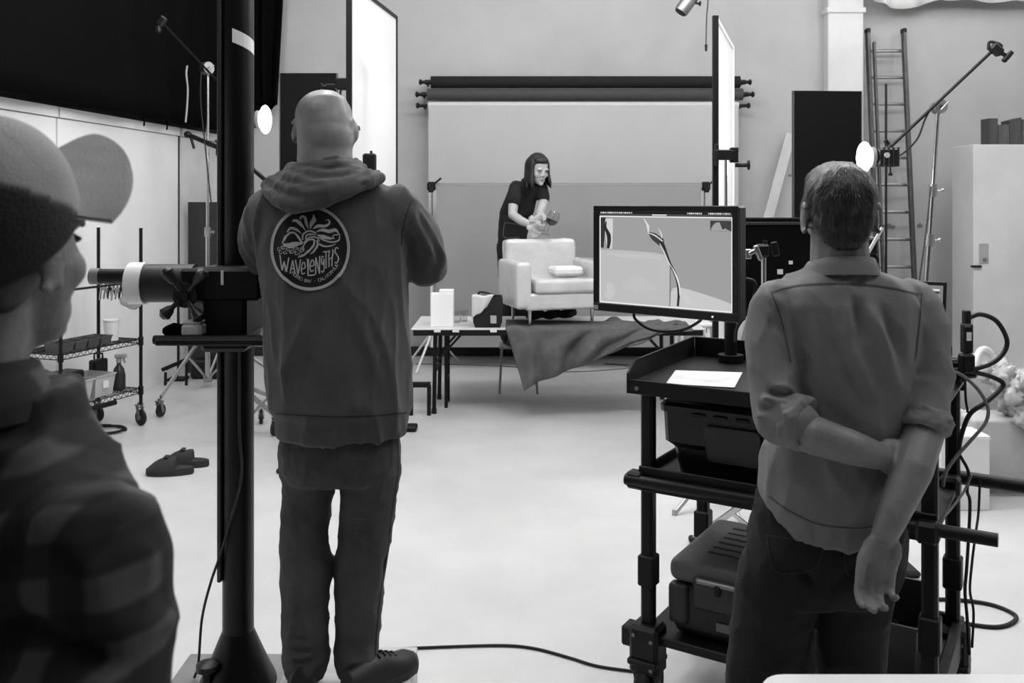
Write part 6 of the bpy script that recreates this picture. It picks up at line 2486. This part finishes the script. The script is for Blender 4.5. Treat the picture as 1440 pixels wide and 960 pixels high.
M_cool, M_coold = mat('cooler_grey', 92, .5, var=5, vscale=10, bump=.05, bscale=150), mat('cooler_dark', 24, .5)
T_k = T_c @ Matrix.Translation((.034, .006, .003))
cb = T_k @ Vector((.235, .24, ZD))
t = thing('cooler_box', 'grey-lidded hard cooler box on the bottom deck of cart', 'cooler', cb)
soft('cooler_body', (.235, .24, ZD + .085), (.40, .44, .17), .03, M_coold, t, T_k)
soft('lid', (.235, .24, ZD + .205), (.42, .46, .075), .03, M_cool, t, T_k)
soft('corner', (.06, .03, ZD + .10), (.07, .05, .13), .018, mat('cooler_mid', 50, .5), t, T_k)
for k in range(6):
    MB(T_k).b2(.12, .40, .12 + k * .05, .132 + k * .05, ZD + .2425, ZD + .2445, .0008).build('lid_groove', M_coold, t)
m = MB(T_k)
m.box((.20, -.0, ZD + .155), (.17, .02, .10), .01)
latch = m.build('latch', mat('latch_grey', 44, .45), t)
MB(T_k).box((.20, -.008, ZD + .196), (.14, .016, .016), .004).build('latch_bar', M_zinc, latch)
MB(T_k).box((.20, -.013, ZD + .18), (.02, .012, .035), .004).build('latch_hook', M_black, latch)
MB(T_k).box((.235, .017, ZD + .055), (.10, .004, .028), .001).build('name_plate', mat('plate_grey', 105, .4), t)
tb = L(.665, .26, ZD + .002)
open_bin('grey_bin', tb, .26, .36, .17, mat('bin_dark', 60, .45), 'dark grey open bin on the bottom deck beside the cooler box', .9, CR)
m = MB(T_c)
for k in range(5):
    m.tube(cr([(.58 + .03 * k, .12, ZD + .03), (.62 + .02 * k, .22, ZD + .12 + .01 * k), (.70, .3 - .02 * k, ZD + .08), (.6 + .02 * k, .38, ZD + .03)], 5), .008, 6)
single('cable_heap', m, M_rubber, 'tangled dark cables lying inside the dark grey bin', 'cable')

# laptop on a raised stand
lc = L(CL - .150, CW - .10, 1.084)
t = thing('laptop', 'open laptop on the cart behind the shirt sleeve of the dark-haired man', 'laptop', lc)
LT = TM(lc, CR)
MB(LT).b2(-.20, .13, -.17, .06, .05, .066, .004).build('keyboard_base', mat('laptop_grey', 120, .35, metal=.6), t)
m = MB(LT)
m.box((-.035, .095, .185), (.33, .008, .23), .003, Matrix.Rotation(R(-14), 3, 'X'))
m.build('lid', M_black, t)
m = MB(LT)
m.box((-.035, .0895, .185), (.31, .002, .205), 0, Matrix.Rotation(R(-14), 3, 'X'))
ls = m.build('screen', smat(120), t, 0)
for k, (z, g) in enumerate(((.27, 210), (.262, 60), (.25, 170))):
    m = MB(LT)
    m.box((-.035, .0885 + (z - .185) * .249, z), (.29, .001, .006), 0, Matrix.Rotation(R(-14), 3, 'X'))
    m.build('toolbar', smat(g), ls, 0)
m = MB(LT)
m.b2(-.2, .13, -.16, .05, -.02, .0, .004)
for x in (-.17, .10):
    m.b2(x - .015, x + .015, -.14, .03, .0, .05, .003)
m.build('riser', M_black, t)
# cable adapter block clipped on the rear post
aq = W(1359, 0, 2.9)
az_ = lambda y: W(0, y, 2.9).z
t = thing('adapter_block', 'black upright power adapter with white label above the cart cables', 'adapter', (aq.x, 2.9, az_(520)))
MB().b2(aq.x - .014, aq.x + .016, 2.885, 2.915, az_(496), az_(455), .004).build('adapter_body', M_blackp, t)
MB().b2(aq.x - .010, aq.x + .010, 2.888, 2.912, az_(456), az_(436), .003).build('plug', M_blackp, t)
MB().b2(aq.x - .007, aq.x + .008, 2.8835, 2.8855, az_(478), az_(466), .0).build('label', M_tape, t)
MB().b2(aq.x - .012, aq.x + .006, 2.8835, 2.8855, az_(459), az_(454), .0).build('silver_band', M_alu, t)
MB().b2(aq.x - .02, aq.x + .02, 2.88, 2.92, az_(524), az_(497), .006).build('socket', M_black, t)
rp = L(CL, CW, 1.1)
m = MB()
m.bar((rp.x, rp.y, 1.09), (aq.x + .015, 2.9, az_(524)), .05, .035, bev=.006)
m.box((rp.x + .0, rp.y, 1.10), (.05, .05, .07), .01)
m.build('post_bracket', M_black, CART)
M_cab = M_rubber
M_cabg = mat('cable_light', 105, .5)
cables = [
    ('thick black cable looping in a wide arc from the power adapter', .0075, M_cab, [(1364, 446, 2.9), (1380, 442, 2.9), (1402, 452, 2.9), (1416, 478, 2.9), (1410, 498, 2.9), (1392, 512, 2.9), (1366, 520, 2.9)]),
    ('thick black cable bending back down to the cart post', .0075, M_cab, [(1362, 522, 2.9), (1390, 528, 2.9), (1410, 538, 2.9), (1406, 548, 2.9), (1386, 566, 2.88), (1364, 582, 2.88), (1352, 612, 2.9), (1347, 640, 2.9)]),
    ('grey cable crossing in front of the rear cart post', .0055, M_cabg, [(1326, 520, 2.85), (1350, 526, 2.85), (1374, 546, 2.85), (1389, 572, 2.85), (1386, 594, 2.85), (1368, 616, 2.85), (1345, 642, 2.85), (1330, 664, 2.84), (1326, 684, 2.84)]),
    ('thin dark cable hanging beside the rear cart post', .004, M_cab, [(1357, 525, 2.88), (1358, 560, 2.88), (1361, 580, 2.88)]),
    ('black cable dropping from the rear rail towards the floor', .005, M_cab, [(1350, 640, 2.86), (1362, 664, 2.86), (1360, 690, 2.86), (1364, 710, 2.84), (1360, 790, 2.84), (1357, 830, 2.83), (1360, 868, 2.83), (1363, 920, 2.83)]),
    ('thin cable hanging in a bow between the cart rails', .004, M_cab, [(1378, 676, 2.9), (1376, 720, 2.88), (1372, 750, 2.84), (1367, 790, 2.81), (1364, 830, 2.81), (1369, 860, 2.81), (1367, 910, 2.81)]),
    ('light grey cable knotted over the lower cart rail', .004, M_cabg, [(1366, 668, 2.84), (1356, 690, 2.84), (1340, 712, 2.8), (1326, 728, 2.72), (1318, 736, 2.66)]),
]
for lab, rad, mt, pts in cables:
    cable('cart_cable', [W(*p) for p in pts], rad, mt, lab)
lp_ = [G(1290, 842, .008), G(1345, 843, .008), G(1395, 850, .008), G(1428, 865, .008), G(1420, 877, .008), G(1395, 881, .008), G(1350, 874, .008), G(1310, 858, .008), G(1296, 850, .008)]
cable('floor_cable_loop', lp_, .008, M_rubber, 'loop of thick black cable lying on the floor beside the cart')
cable('power_cable', [G(520, 914, .006), G(600, 910, .006), G(700, 907, .006), G(750, 911, .006), G(800, 924, .006), G(840, 936, .006), G(895, 944, .006)], .005, M_rubber, 'thin black cord lying across the pale floor towards the cart', cat='cord')
# light stool feet seen under the cart shelf
q = G(1010, 730)
t = thing('small_tripod', 'small pale tripod base standing beyond the cart', 'tripod', (q.x, q.y + .2, 0))
hubp = Vector((q.x + .02, q.y + .2, .22))
MB().cyl(hubp - Vector((0, 0, .05)), hubp + Vector((0, 0, .5)), .012, n=10).build('post', M_alu, t)
for e in (G(949, 724), G(1065, 712), Vector((q.x + .1, q.y - .08, 0))):
    MB().cyl(hubp, e + Vector((0, 0, .01)), .012, n=10).build('leg', M_alu, t)
    MB().cyl(e, e + Vector((0, 0, .03)), .015, n=10).build('rubber_foot', M_lgrey, t)
